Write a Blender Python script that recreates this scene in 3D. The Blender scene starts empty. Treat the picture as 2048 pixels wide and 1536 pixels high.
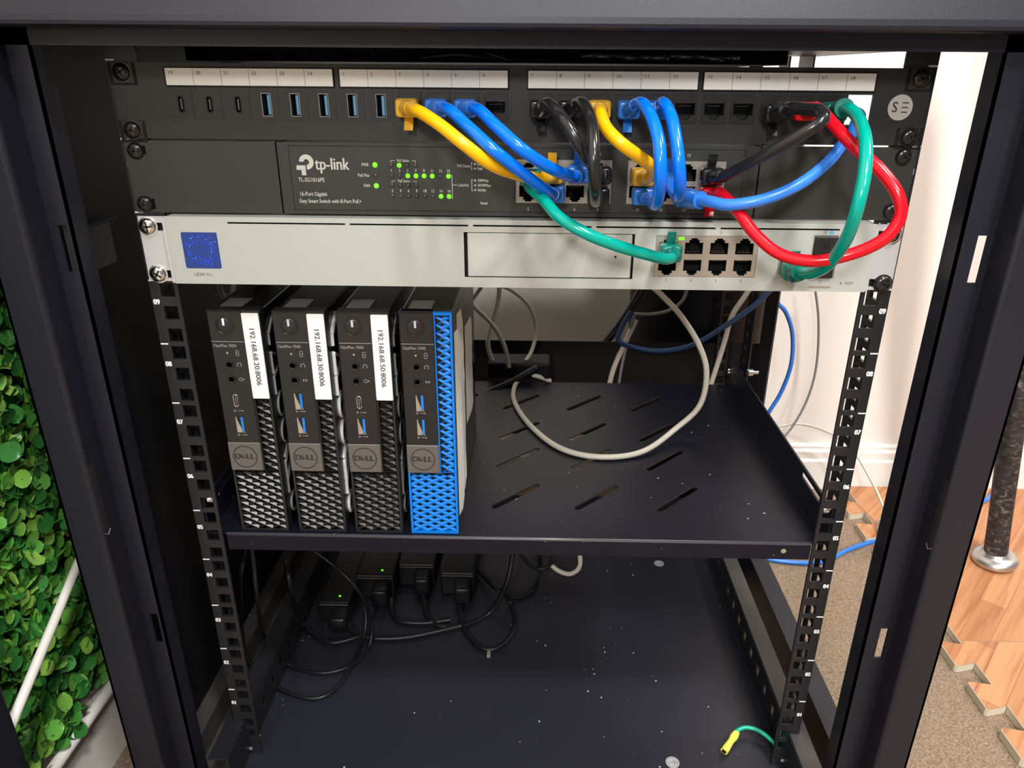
import bpy, bmesh, math, random
from mathutils import Vector, Matrix

SC = bpy.context.scene
COL = SC.collection
random.seed(7)
U = 44.45          # one rack unit, mm.  Rack frame: x right, y away from the viewer, z up, mm; front rails at y = 0
ZOFF = 100.0       # height of rack unit zero above the carpet

def S(x, y, z):
    return Vector((x / 1000.0, y / 1000.0, (z + ZOFF) / 1000.0))

# ------------------------------------------------------------------ camera
F_PX, PX, PY = 1480.1069, 1024 + 23.4356, 768 + 9.1775
CAM = (13.0652, -473.1727, 527.865)
PITCH, YAW, ROLL = -0.4028, 0.017, -0.0081
def cam_matrix():
    ca, sa, cb, sb, cc, sc = math.cos(PITCH), math.sin(PITCH), math.cos(YAW), math.sin(YAW), math.cos(ROLL), math.sin(ROLL)
    Rx = Matrix(((1, 0, 0), (0, ca, -sa), (0, sa, ca)))
    Rz = Matrix(((cb, -sb, 0), (sb, cb, 0), (0, 0, 1)))
    Ry = Matrix(((cc, 0, sc), (0, 1, 0), (-sc, 0, cc)))
    return Rz @ Rx @ Ry
CM = cam_matrix()
cam_data = bpy.data.cameras.new('camera')
cam = bpy.data.objects.new('camera', cam_data)
COL.objects.link(cam)
SC.camera = cam
cam_data.sensor_fit = 'HORIZONTAL'
cam_data.sensor_width = 36.0
cam_data.lens = 36.0 * F_PX / 2048.0
cam_data.shift_x = -23.4356 / 2048.0
cam_data.shift_y = 9.1775 / 2048.0
cam_data.clip_start = 0.02
cam_data.clip_end = 30
R4 = Matrix.Identity(3)
# camera local x = right, y = up, z = -forward
cr, cf, cu = CM.col[0], CM.col[1], CM.col[2]
R4 = Matrix((cr, cu, -cf)).transposed()
cam.matrix_world = Matrix.Translation(S(*CAM)) @ R4.to_4x4()

def at(u, v, y):
    """point of the photograph seen at depth y (mm behind the rack front) -> (x, y, z) in mm"""
    d = CM @ Vector(((u - PX) / F_PX, 1.0, -(v - PY) / F_PX))
    t = (y - CAM[1]) / d.y
    return (CAM[0] + d.x * t, y, CAM[2] + d.z * t)
def atz(u, v, z):
    d = CM @ Vector(((u - PX) / F_PX, 1.0, -(v - PY) / F_PX))
    t = (z - CAM[2]) / d.z
    return (CAM[0] + d.x * t, CAM[1] + d.y * t, z)

# ------------------------------------------------------------------ light and exposure
world = bpy.data.worlds.new('world')
SC.world = world
world.use_nodes = True
wbg = world.node_tree.nodes['Background']
wbg.inputs[0].default_value = (0.96, 0.97, 1.0, 1)
wbg.inputs[1].default_value = 0.24
def area(name, loc, target, size, power, color=(1, 0.98, 0.96)):
    ld = bpy.data.lights.new(name, 'AREA')
    ld.shape = 'DISK'
    ld.size = size
    ld.energy = power
    ld.color = color
    o = bpy.data.objects.new(name, ld)
    COL.objects.link(o)
    o.location = loc
    o.rotation_euler = (Vector(target) - Vector(loc)).to_track_quat('-Z', 'Y').to_euler()
    return o
area('ceiling_or_fill_light', (0.55, -0.95, 2.4), (0.25, 0.1, 0.4), 0.26, 44)  # added overhead lamp for the highlights on grilles and tray
area('ceiling_or_fill_light', (0.75, -1.9, 2.3), (0.25, 0.1, 0.4), 0.34, 34)
area('ceiling_or_fill_light', (-0.5, -3.0, 1.9), (-0.1, 0.0, 0.4), 0.40, 68)
area('ceiling_or_fill_light', (1.7, 0.1, 2.4), (1.1, 0.4, 0.2), 0.35, 26)  # added fill lamp that brightens the right-hand wall, no known fitting there
SC.view_settings.view_transform = 'Standard'
SC.view_settings.look = 'None'
SC.view_settings.gamma = 1
SC.view_settings.use_curve_mapping = False
SC.view_settings.exposure = 0.0

# ------------------------------------------------------------------ materials
def srgb(r, g, b):
    return tuple((c / 255 / 12.92) if c / 255 <= 0.04045 else ((c / 255 + 0.055) / 1.055) ** 2.4 for c in (r, g, b)) + (1,)
def mat(name, col, rough=0.5, metal=0.0, bump=0.0, bscale=800.0, spec=0.5, coat=0.0, var=0.0, emit=None, estr=0.0, trans=0.0, speck=0.0):
    m = bpy.data.materials.new(name)
    m.use_nodes = True
    nt = m.node_tree
    b = nt.nodes['Principled BSDF']
    b.inputs['Base Color'].default_value = col
    b.inputs['Roughness'].default_value = rough
    b.inputs['Metallic'].default_value = metal
    b.inputs['Specular IOR Level'].default_value = spec
    b.inputs['Coat Weight'].default_value = coat
    b.inputs['Coat Roughness'].default_value = 0.1
    if trans: b.inputs['Transmission Weight'].default_value = trans
    if emit:
        b.inputs['Emission Color'].default_value = emit
        b.inputs['Emission Strength'].default_value = estr
    tc = nt.nodes.new('ShaderNodeTexCoord')
    if bump:
        n = nt.nodes.new('ShaderNodeTexNoise'); n.inputs['Scale'].default_value = bscale; n.inputs['Detail'].default_value = 2
        nt.links.new(tc.outputs['Object'], n.inputs['Vector'])
        bp = nt.nodes.new('ShaderNodeBump'); bp.inputs['Strength'].default_value = bump; bp.inputs['Distance'].default_value = 0.0005
        nt.links.new(n.outputs['Fac'], bp.inputs['Height']); nt.links.new(bp.outputs['Normal'], b.inputs['Normal'])
    last = None
    if var:
        n = nt.nodes.new('ShaderNodeTexNoise'); n.inputs['Scale'].default_value = 18; n.inputs['Detail'].default_value = 4
        nt.links.new(tc.outputs['Object'], n.inputs['Vector'])
        mx = nt.nodes.new('ShaderNodeMix'); mx.data_type = 'RGBA'
        mx.inputs[6].default_value = tuple(c * (1 - var) for c in col[:3]) + (1,)
        mx.inputs[7].default_value = tuple(min(1, c * (1 + var)) for c in col[:3]) + (1,)
        nt.links.new(n.outputs['Fac'], mx.inputs[0]); nt.links.new(mx.outputs[2], b.inputs['Base Color'])
        last = mx.outputs[2]
    if speck:
        v = nt.nodes.new('ShaderNodeTexVoronoi'); v.inputs['Scale'].default_value = 130; v.inputs['Randomness'].default_value = 1
        nt.links.new(tc.outputs['Object'], v.inputs['Vector'])
        lt = nt.nodes.new('ShaderNodeMath'); lt.operation = 'LESS_THAN'; lt.inputs[1].default_value = 0.10
        nt.links.new(v.outputs['Distance'], lt.inputs[0])
        sz = nt.nodes.new('ShaderNodeSeparateColor'); nt.links.new(v.outputs['Color'], sz.inputs[0])
        pw_ = nt.nodes.new('ShaderNodeMath'); pw_.operation = 'POWER'; pw_.inputs[1].default_value = 3.0; nt.links.new(sz.outputs[1], pw_.inputs[0])
        ml = nt.nodes.new('ShaderNodeMath'); ml.operation = 'MULTIPLY_ADD'; ml.inputs[1].default_value = 0.11; ml.inputs[2].default_value = 0.035; nt.links.new(pw_.outputs[0], ml.inputs[0]); nt.links.new(ml.outputs[0], lt.inputs[1])
        n = nt.nodes.new('ShaderNodeTexNoise'); n.inputs['Scale'].default_value = 9; n.inputs['Detail'].default_value = 3
        nt.links.new(tc.outputs['Object'], n.inputs['Vector'])
        g = nt.nodes.new('ShaderNodeMath'); g.operation = 'GREATER_THAN'; g.inputs[1].default_value = 0.50
        nt.links.new(n.outputs['Fac'], g.inputs[0])
        h = nt.nodes.new('ShaderNodeMath'); h.operation = 'GREATER_THAN'; h.inputs[1].default_value = 0.40
        sepc = nt.nodes.new('ShaderNodeSeparateColor'); nt.links.new(v.outputs['Color'], sepc.inputs[0]); nt.links.new(sepc.outputs[0], h.inputs[0])
        m1 = nt.nodes.new('ShaderNodeMath'); m1.operation = 'MULTIPLY'; nt.links.new(lt.outputs[0], m1.inputs[0]); nt.links.new(g.outputs[0], m1.inputs[1])
        m2 = nt.nodes.new('ShaderNodeMath'); m2.operation = 'MULTIPLY'; nt.links.new(m1.outputs[0], m2.inputs[0]); nt.links.new(h.outputs[0], m2.inputs[1])
        m3 = nt.nodes.new('ShaderNodeMath'); m3.operation = 'MULTIPLY'; nt.links.new(m2.outputs[0], m3.inputs[0]); m3.inputs[1].default_value = speck
        mx = nt.nodes.new('ShaderNodeMix'); mx.data_type = 'RGBA'
        mx.inputs[6].default_value = col
        if last: nt.links.new(last, mx.inputs[6])
        mx.inputs[7].default_value = (0.42, 0.41, 0.38, 1)
        nt.links.new(m3.outputs[0], mx.inputs[0]); nt.links.new(mx.outputs[2], b.inputs['Base Color'])
    return m

M = {}
M['frame'] = mat('black_powder_coat', (0.009, 0.0096, 0.016, 1), 0.40, bump=0.15, bscale=2500, spec=0.42)
M['rail'] = mat('black_rail_paint', (0.011, 0.011, 0.013, 1), 0.38, bump=0.1, bscale=2500)
M['shelf'] = mat('black_shelf_paint', (0.003, 0.0035, 0.0095, 1), 0.40, bump=0.12, bscale=2500, speck=0.6, spec=0.32)
M['tray'] = mat('dusty_black_paint', (0.014, 0.0145, 0.022, 1), 0.40, bump=0.2, bscale=1800, speck=0.9)
M['dusty'] = mat('dusty_ledge_paint', (0.042, 0.038, 0.036, 1), 0.6, bump=0.3, bscale=900, var=0.8, speck=0.8)
M['panel'] = mat('matte_black_panel', (0.0135, 0.0135, 0.013, 1), 0.45, bump=0.1, bscale=3000)
M['switch'] = mat('dark_grey_switch_paint', (0.025, 0.027, 0.024, 1), 0.42, bump=0.12, bscale=3000)
M['groove'] = mat('dark_groove', (0.004, 0.004, 0.004, 1), 0.8)
M['dark'] = mat('deep_black_plastic', (0.003, 0.003, 0.0035, 1), 0.6, spec=0.25)
M['jack'] = mat('black_jack_plastic', (0.010, 0.010, 0.010, 1), 0.42)
M['silver'] = mat('silver_paint', (0.44, 0.46, 0.425, 1), 0.42, metal=0.25, bump=0.06, bscale=4000)
M['ear'] = mat('bare_aluminium', (0.60, 0.60, 0.61, 1), 0.36, metal=0.5, bump=0.05, bscale=3000)
M['chrome'] = mat('zinc_plated_steel', (0.75, 0.75, 0.73, 1), 0.16, metal=1.0)
M['port'] = mat('port_shield_metal', (0.50, 0.45, 0.38, 1), 0.3, metal=0.7)
M['bscrew'] = mat('black_oxide_steel', (0.05, 0.045, 0.042, 1), 0.22, metal=0.8)
M['gold'] = mat('gold_contacts', (0.35, 0.3, 0.2, 1), 0.3, metal=0.9)
M['paper'] = mat('label_paper', (0.82, 0.81, 0.75, 1), 0.35, var=0.08)
M['tape'] = mat('white_label_tape', (0.82, 0.82, 0.80, 1), 0.35, bump=0.5, bscale=160)
M['ink'] = mat('black_ink', (0.02, 0.02, 0.022, 1), 0.5)
M['ink2'] = mat('grey_ink', (0.16, 0.15, 0.14, 1), 0.5)
M['print'] = mat('light_grey_print', (0.55, 0.55, 0.50, 1), 0.5)
M['print2'] = mat('dim_grey_print', (0.25, 0.25, 0.25, 1), 0.5)
M['white'] = mat('white_print', (0.85, 0.85, 0.85, 1), 0.5)
M['yellow'] = mat('yellow_cable_pvc', (0.86, 0.44, 0.004, 1), 0.2, spec=0.4)
M['blue'] = mat('blue_cable_pvc', (0.001, 0.155, 0.80, 1), 0.2, spec=0.38)
M['blueclear'] = mat('translucent_blue_boot', (0.02, 0.16, 0.55, 1), 0.25)
M['blue3'] = mat('soft_blue_cable_pvc', (0.035, 0.20, 0.72, 1), 0.28)
M['yellow2'] = mat('yellow_boot', (0.75, 0.42, 0.03, 1), 0.28)
M['red'] = mat('red_cable_pvc', (0.62, 0.004, 0.014, 1), 0.2, spec=0.4)
M['green'] = mat('green_cable_pvc', (0.0, 0.32, 0.25, 1), 0.2, spec=0.38)
M['green2'] = mat('green_boot', (0.0, 0.17, 0.125, 1), 0.28)
M['black'] = mat('black_cable_pvc', (0.012, 0.012, 0.013, 1), 0.22)
M['cord'] = mat('black_power_cord', (0.008, 0.008, 0.0095, 1), 0.36, spec=0.4)
M['beige'] = mat('off_white_cable_pvc', (0.56, 0.52, 0.44, 1), 0.4)
M['navy'] = mat('dark_blue_cable_pvc', (0.012, 0.045, 0.13, 1), 0.35)
M['greyc'] = mat('grey_thin_cable_pvc', (0.22, 0.20, 0.18, 1), 0.4)
M['led'] = mat('green_led_lit', (0.1, 0.7, 0.02, 1), 0.3, emit=(0.15, 1.0, 0.01, 1), estr=1.5)
M['ledoff'] = mat('led_unlit', (0.05, 0.05, 0.05, 1), 0.3)
M['pcblack'] = mat('mini_pc_black_plastic', (0.011, 0.011, 0.0115, 1), 0.36, bump=0.08, bscale=3000)
M['pcmesh'] = mat('mini_pc_grille_black', (0.012, 0.012, 0.012, 1), 0.36)
M['pcblue'] = mat('mini_pc_grille_blue', (0.001, 0.17, 0.62, 1), 0.38, spec=0.35)
M['pcsteel'] = mat('mini_pc_case_steel', (0.003, 0.003, 0.0035, 1), 0.2, spec=0.5)
M['badge'] = mat('brushed_grey_badge', (0.14, 0.13, 0.12, 1), 0.38, metal=0.35)
M['usbblue'] = mat('usb_blue_tongue', (0.01, 0.18, 0.62, 1), 0.35)
M['usbpale'] = mat('usb_pale_blue_tongue', (0.10, 0.32, 0.55, 1), 0.35)
M['wall'] = mat('off_white_wall_paint', (0.82, 0.765, 0.70, 1), 0.8, bump=0.15, bscale=300, var=0.02)
M['trim'] = mat('white_gloss_trim_paint', (0.82, 0.79, 0.73, 1), 0.4)
M['screen'] = mat('blue_display', (0.004, 0.02, 0.12, 1), 0.12, emit=(0.003, 0.03, 0.20, 1), estr=0.5)
M['glow1'] = mat('blue_display_pixels', (0.0, 0.0, 0.4, 1), 0.3, emit=(0.015, 0.06, 1.0, 1), estr=1.3)
M['glow2'] = mat('pale_blue_display_pixels', (0.0, 0.1, 0.4, 1), 0.3, emit=(0.05, 0.35, 1.0, 1), estr=1.4)
M['logo'] = mat('badge_grey', (0.42, 0.40, 0.37, 1), 0.4)
M['crimp'] = mat('yellow_crimp_sleeve', (0.72, 0.72, 0.10, 1), 0.25)
M['gwire'] = mat('green_ground_wire', (0.0, 0.36, 0.24, 1), 0.35)
M['grip'] = None
M['knob'] = mat('brushed_steel_knob', (0.55, 0.53, 0.5, 1), 0.32, metal=0.9, bump=0.2, bscale=400)
M['greyblack'] = mat('grey_black_reflected_light', (0.035, 0.033, 0.035, 1), 0.5)  # rear post black lightened: the light it reflects is put into the colour
M['edge'] = mat('bend_highlight', (0.10, 0.10, 0.11, 1), 0.3, metal=0.3)  # pale colour paints the highlight line along the shelf lip bend
M['shell'] = mat('dull_port_shell', (0.30, 0.30, 0.30, 1), 0.3, metal=0.9)
M['bin'] = mat('black_satin_bin', (0.007, 0.007, 0.0095, 1), 0.42, spec=0.25)
M['sticker'] = mat('round_silver_sticker', (0.5, 0.5, 0.52, 1), 0.35, metal=0.3)
M['stem'] = mat('foliage_stem_green', (0.03, 0.12, 0.02, 1), 0.5)
M['clear'] = mat('glossy_plastic_wrap', (0.05, 0.05, 0.05, 1), 0.08, coat=1.0)

def nodes_of(name, rough=0.8):
    m = bpy.data.materials.new(name); m.use_nodes = True
    nt = m.node_tree; b = nt.nodes['Principled BSDF']; b.inputs['Roughness'].default_value = rough
    tc = nt.nodes.new('ShaderNodeTexCoord')
    return m, nt, b, tc
def ramp(nt, stops):
    r = nt.nodes.new('ShaderNodeValToRGB')
    while len(r.color_ramp.elements) < len(stops): r.color_ramp.elements.new(0.5)
    for e, (p, c) in zip(r.color_ramp.elements, stops): e.position = p; e.color = c
    return r
# carpet
m, nt, b, tc = nodes_of('beige_loop_carpet', 0.95)
n = nt.nodes.new('ShaderNodeTexNoise'); n.inputs['Scale'].default_value = 420; n.inputs['Detail'].default_value = 6; n.inputs['Roughness'].default_value = 0.75
nt.links.new(tc.outputs['Object'], n.inputs['Vector'])
r = ramp(nt, [(0.32, srgb(114, 92, 74)), (0.50, srgb(170, 145, 120)), (0.68, srgb(208, 186, 162))])
nt.links.new(n.outputs['Fac'], r.inputs[0]); nt.links.new(r.outputs[0], b.inputs['Base Color'])
bp = nt.nodes.new('ShaderNodeBump'); bp.inputs['Distance'].default_value = 0.004; bp.inputs['Strength'].default_value = 0.9
nt.links.new(n.outputs['Fac'], bp.inputs['Height']); nt.links.new(bp.outputs['Normal'], b.inputs['Normal'])
M['carpet'] = m
# printed wood mat
m, nt, b, tc = nodes_of('wood_print_foam', 0.45)
mp = nt.nodes.new('ShaderNodeMapping'); mp.inputs['Rotation'].default_value = (0, 0, math.radians(-48)); nt.links.new(tc.outputs['Object'], mp.inputs[0])
br = nt.nodes.new('ShaderNodeTexBrick'); br.inputs['Scale'].default_value = 1.0
br.inputs['Brick Width'].default_value = 0.19; br.inputs['Row Height'].default_value = 0.030; br.inputs['Mortar Size'].default_value = 0.0006
br.inputs['Color1'].default_value = srgb(196, 140, 96); br.inputs['Color2'].default_value = srgb(172, 114, 74); br.inputs['Mortar'].default_value = srgb(170, 100, 60)
br.inputs['Bias'].default_value = 0.0
nt.links.new(mp.outputs[0], br.inputs['Vector'])
mp2 = nt.nodes.new('ShaderNodeMapping'); mp2.inputs['Scale'].default_value = (7, 110, 1); nt.links.new(mp.outputs[0], mp2.inputs[0])
n = nt.nodes.new('ShaderNodeTexNoise'); n.inputs['Scale'].default_value = 1.0; n.inputs['Detail'].default_value = 5; n.inputs['Distortion'].default_value = 0.6
nt.links.new(mp2.outputs[0], n.inputs['Vector'])
r = ramp(nt, [(0.30, (0.55, 0.42, 0.34, 1)), (0.55, (1, 1, 1, 1))]); nt.links.new(n.outputs['Fac'], r.inputs[0])
mx = nt.nodes.new('ShaderNodeMix'); mx.data_type = 'RGBA'; mx.blend_type = 'MULTIPLY'; mx.inputs[0].default_value = 0.75
nt.links.new(br.outputs['Color'], mx.inputs[6]); nt.links.new(r.outputs[0], mx.inputs[7]); nt.links.new(mx.outputs[2], b.inputs['Base Color'])
M['wood'] = m
M['foam'] = mat('cream_foam_edge', (0.62, 0.55, 0.42, 1), 0.7)
# bat grip
m, nt, b, tc = nodes_of('worn_black_grip_tape', 0.55)
mp = nt.nodes.new('ShaderNodeMapping'); mp.inputs['Scale'].default_value = (55, 55, 80); nt.links.new(tc.outputs['Object'], mp.inputs[0])
n = nt.nodes.new('ShaderNodeTexNoise'); n.inputs['Scale'].default_value = 1.6; n.inputs['Detail'].default_value = 6; n.inputs['Distortion'].default_value = 1.2
nt.links.new(mp.outputs[0], n.inputs['Vector'])
r = ramp(nt, [(0.40, (0.010, 0.010, 0.012, 1)), (0.58, (0.035, 0.033, 0.034, 1)), (0.74, (0.20, 0.18, 0.15, 1))]); nt.links.new(n.outputs['Fac'], r.inputs[0]); nt.links.new(r.outputs[0], b.inputs['Base Color'])
M['grip'] = m
# leaves: colour differs from leaf to leaf
m, nt, b, tc = nodes_of('plastic_boxwood_leaf', 0.32)
geo = nt.nodes.new('ShaderNodeNewGeometry')
r = ramp(nt, [(0.0, (0.022, 0.14, 0.03, 1)), (0.35, (0.055, 0.25, 0.045, 1)), (0.7, (0.13, 0.38, 0.055, 1)), (1.0, (0.30, 0.54, 0.09, 1))])
nt.links.new(geo.outputs['Random Per Island'], r.inputs[0]); nt.links.new(r.outputs[0], b.inputs['Base Color'])
M['leaf'] = m

# ------------------------------------------------------------------ mesh helpers
class MB:
    def __init__(s): s.v = []; s.f = []
    def add(s, vs, fs):
        k = len(s.v); s.v += [Vector(p) for p in vs]; s.f += [tuple(i + k for i in f) for f in fs]; return s
    def box(s, x0, x1, y0, y1, z0, z1):
        return s.add([(x0, y0, z0), (x1, y0, z0), (x1, y1, z0), (x0, y1, z0), (x0, y0, z1), (x1, y0, z1), (x1, y1, z1), (x0, y1, z1)],
                     [(0, 3, 2, 1), (4, 5, 6, 7), (0, 1, 5, 4), (1, 2, 6, 5), (2, 3, 7, 6), (3, 0, 4, 7)])
    def rbox(s, x0, x1, y0, y1, z0, z1, r=1.0, seg=2):
        bm = bmesh.new()
        bmesh.ops.create_cube(bm, size=1)
        for v in bm.verts: v.co = Vector(((x0 + x1) / 2 + v.co.x * (x1 - x0), (y0 + y1) / 2 + v.co.y * (y1 - y0), (z0 + z1) / 2 + v.co.z * (z1 - z0)))
        bmesh.ops.bevel(bm, geom=bm.edges[:], offset=r, segments=seg, affect='EDGES', profile=0.5)
        bm.verts.ensure_lookup_table()
        s.add([v.co.copy() for v in bm.verts], [tuple(v.index for v in f.verts) for f in bm.faces]); bm.free(); return s
    def prism(s, pts, y0, y1):
        """polygon in (x, z), counter-clockwise seen from the front, extruded in y"""
        n = len(pts)
        return s.add([(p[0], y0, p[1]) for p in pts] + [(p[0], y1, p[1]) for p in pts],
                     [tuple(range(n)), tuple(range(2 * n - 1, n - 1, -1))] + [(i, i + n, (i + 1) % n + n, (i + 1) % n) for i in range(n)])
    def prism_x(s, pts, x0, x1):
        n = len(pts)
        return s.add([(x0, p[0], p[1]) for p in pts] + [(x1, p[0], p[1]) for p in pts],
                     [tuple(range(n - 1, -1, -1)), tuple(range(n, 2 * n))] + [(i, (i + 1) % n, (i + 1) % n + n, i + n) for i in range(n)])
    def prism_z(s, pts, z0, z1):
        n = len(pts)
        return s.add([(p[0], p[1], z0) for p in pts] + [(p[0], p[1], z1) for p in pts],
                     [tuple(range(n - 1, -1, -1)), tuple(range(n, 2 * n))] + [(i, (i + 1) % n, (i + 1) % n + n, i + n) for i in range(n)])
    def plate(s, x0, x1, z0, z1, y0, y1, holes, swap=None):
        """flat plate with rectangular holes; swap='x' turns it to lie in the y-z plane, 'z' in the x-y plane"""
        xs = sorted({x0, x1} | {h[0] for h in holes} | {h[1] for h in holes}); zs = sorted({z0, z1} | {h[2] for h in holes} | {h[3] for h in holes})
        xs = [x for x in xs if x0 <= x <= x1]; zs = [z for z in zs if z0 <= z <= z1]
        def solid(i, j):
            if i < 0 or j < 0 or i >= len(xs) - 1 or j >= len(zs) - 1: return False
            cx, cz = (xs[i] + xs[i + 1]) / 2, (zs[j] + zs[j + 1]) / 2
            return not any(h[0] < cx < h[1] and h[2] < cz < h[3] for h in holes)
        idx = {}; vs = []; fs = []
        def vid(i, j, k):
            key = (i, j, k)
            if key not in idx:
                idx[key] = len(vs); a, c, d = xs[i], zs[j], (y0, y1)[k]
                vs.append((a, d, c) if swap is None else ((d, a, c) if swap == 'x' else (a, c, d)))
            return idx[key]
        for i in range(len(xs) - 1):
            for j in range(len(zs) - 1):
                if not solid(i, j): continue
                fs.append((vid(i, j, 0), vid(i + 1, j, 0), vid(i + 1, j + 1, 0), vid(i, j + 1, 0)))
                fs.append((vid(i, j, 1), vid(i, j + 1, 1), vid(i + 1, j + 1, 1), vid(i + 1, j, 1)))
                if not solid(i - 1, j): fs.append((vid(i, j, 0), vid(i, j + 1, 0), vid(i, j + 1, 1), vid(i, j, 1)))
                if not solid(i + 1, j): fs.append((vid(i + 1, j, 0), vid(i + 1, j, 1), vid(i + 1, j + 1, 1), vid(i + 1, j + 1, 0)))
                if not solid(i, j - 1): fs.append((vid(i, j, 0), vid(i, j, 1), vid(i + 1, j, 1), vid(i + 1, j, 0)))
                if not solid(i, j + 1): fs.append((vid(i, j + 1, 0), vid(i + 1, j + 1, 0), vid(i + 1, j + 1, 1), vid(i, j + 1, 1)))
        return s.add(vs, fs)
    def lathe(s, c, prof, axis='y', seg=20):
        """prof: list of (distance along axis, radius) round point c"""
        n = len(prof); vs = []; fs = []
        for (h, r) in prof:
            for k in range(seg):
                a = 2 * math.pi * k / seg; p, q = r * math.cos(a), r * math.sin(a)
                vs.append({'y': (c[0] + p, c[1] + h, c[2] + q), 'z': (c[0] + p, c[1] + q, c[2] + h), 'x': (c[0] + h, c[1] + p, c[2] + q)}[axis])
        for i in range(n - 1):
            for k in range(seg):
                a, b2 = i * seg + k, i * seg + (k + 1) % seg
                fs.append((a, b2, b2 + seg, a + seg))
        fs.append(tuple(range(seg))); fs.append(tuple(range((n - 1) * seg, n * seg))[::-1])
        return s.add(vs, fs)
    def ring(s, x, z, y0, y1, r0, r1, seg=32, a0=0.0, a1=2 * math.pi):
        """flat ring (or arc) facing the front"""
        full = abs(a1 - a0 - 2 * math.pi) < 1e-6; n = seg if full else seg + 1
        vs = []; fs = []
        for k in range(n):
            a = a0 + (a1 - a0) * k / seg; c, d = math.cos(a), math.sin(a)
            vs += [(x + r0 * c, y0, z + r0 * d), (x + r1 * c, y0, z + r1 * d), (x + r1 * c, y1, z + r1 * d), (x + r0 * c, y1, z + r0 * d)]
        for k in range(seg):
            a = 4 * k; b2 = 4 * ((k + 1) % n)
            for q in range(4): fs.append((a + q, a + (q + 1) % 4, b2 + (q + 1) % 4, b2 + q))
        if not full: fs += [(0, 1, 2, 3), (4 * seg + 3, 4 * seg + 2, 4 * seg + 1, 4 * seg)]
        return s.add(vs, fs)
    def disc(s, x, z, y0, y1, r, seg=24):
        return s.prism([(x + r * math.cos(2 * math.pi * k / seg), z + r * math.sin(2 * math.pi * k / seg)) for k in range(seg)], y0, y1)
    def tube(s, pts, r, seg=12, rad=None, caps=True):
        pts = [Vector(p) for p in pts]; n = len(pts); vs = []; fs = []
        t0 = (pts[1] - pts[0]).normalized(); nrm = t0.orthogonal().normalized()
        for i, p in enumerate(pts):
            t = ((pts[min(i + 1, n - 1)] - pts[max(i - 1, 0)])).normalized()
            nrm = (nrm - t * nrm.dot(t)).normalized(); bn = t.cross(nrm)
            rr = rad[i] if rad else r
            for k in range(seg):
                a = 2 * math.pi * k / seg
                vs.append(p + nrm * (rr * math.cos(a)) + bn * (rr * math.sin(a)))
        for i in range(n - 1):
            for k in range(seg):
                a, b2 = i * seg + k, i * seg + (k + 1) % seg
                fs.append((a, b2, b2 + seg, a + seg))
        if caps: fs.append(tuple(range(seg))[::-1]); fs.append(tuple(range((n - 1) * seg, n * seg)))
        return s.add(vs, fs)
    def text(s, txt, size, x, z, y=0.0, align='LEFT', bold=0.0, depth=0.05, rot=0.0, sx=1.0, plane='y'):
        sx *= 1.13; bold = max(bold, 0.008)
        cu = bpy.data.curves.new('t', 'FONT'); cu.body = txt; cu.size = size; cu.align_x = align; cu.align_y = 'CENTER'
        cu.extrude = depth; cu.resolution_u = 3
        o = bpy.data.objects.new('t', cu); me = o.to_mesh()
        c, d = math.cos(rot), math.sin(rot); vs = []
        for v in me.vertices:
            a, b2 = v.co.x * sx, v.co.y
            p, q = a * c - b2 * d, a * d + b2 * c
            vs.append((x + p, y - v.co.z, z + q) if plane == 'y' else (x + p, z + q, y + v.co.z))
        fs = [tuple(p.vertices) for p in me.polygons]
        if bold:
            nv, w = len(vs), bold * size * 1.3
            vs = [(v[0] - w * c, v[1], v[2] - w * d) for v in vs] + [(v[0] + w * c, v[1] - .004, v[2] + w * d) for v in vs]
            fs = fs + [tuple(i + nv for i in f) for f in fs]
        o.to_mesh_clear(); bpy.data.objects.remove(o); bpy.data.curves.remove(cu)
        return s.add(vs, fs)
    def build(s, name, material, parent=None, smooth=False, auto=None, origin=None, **props):
        og = Vector(origin) if origin else (Vector((0, 0, 0)) if parent else None)
        if og is None:
            xs = [v.x for v in s.v]; ys = [v.y for v in s.v]; zs = [v.z for v in s.v]
            og = Vector(((min(xs) + max(xs)) / 2, (min(ys) + max(ys)) / 2, min(zs)))
        me = bpy.data.meshes.new(name)
        base = S(*og) if not parent else Vector((0, 0, 0))
        if parent:
            pw = parent.get('_w'); pw = Vector(pw) if pw else parent.location
            me.from_pydata([S(*v) - pw for v in s.v], [], s.f)
        else:
            me.from_pydata([S(*v) - base for v in s.v], [], s.f)
        me.materials.append(material)
        bm = bmesh.new(); bm.from_mesh(me); bmesh.ops.recalc_face_normals(bm, faces=bm.faces); bm.to_mesh(me); bm.free()
        if smooth:
            for p in me.polygons: p.use_smooth = True
            if auto:
                try: me.set_sharp_from_angle(angle=math.radians(auto))
                except Exception: pass
        o = bpy.data.objects.new(name, me); COL.objects.link(o)
        if parent: o.parent = parent; o['_w'] = tuple(pw)
        else: o.location = base; o['_w'] = tuple(base)
        for k, v in props.items():
            o[k] = v
        return o

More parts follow.
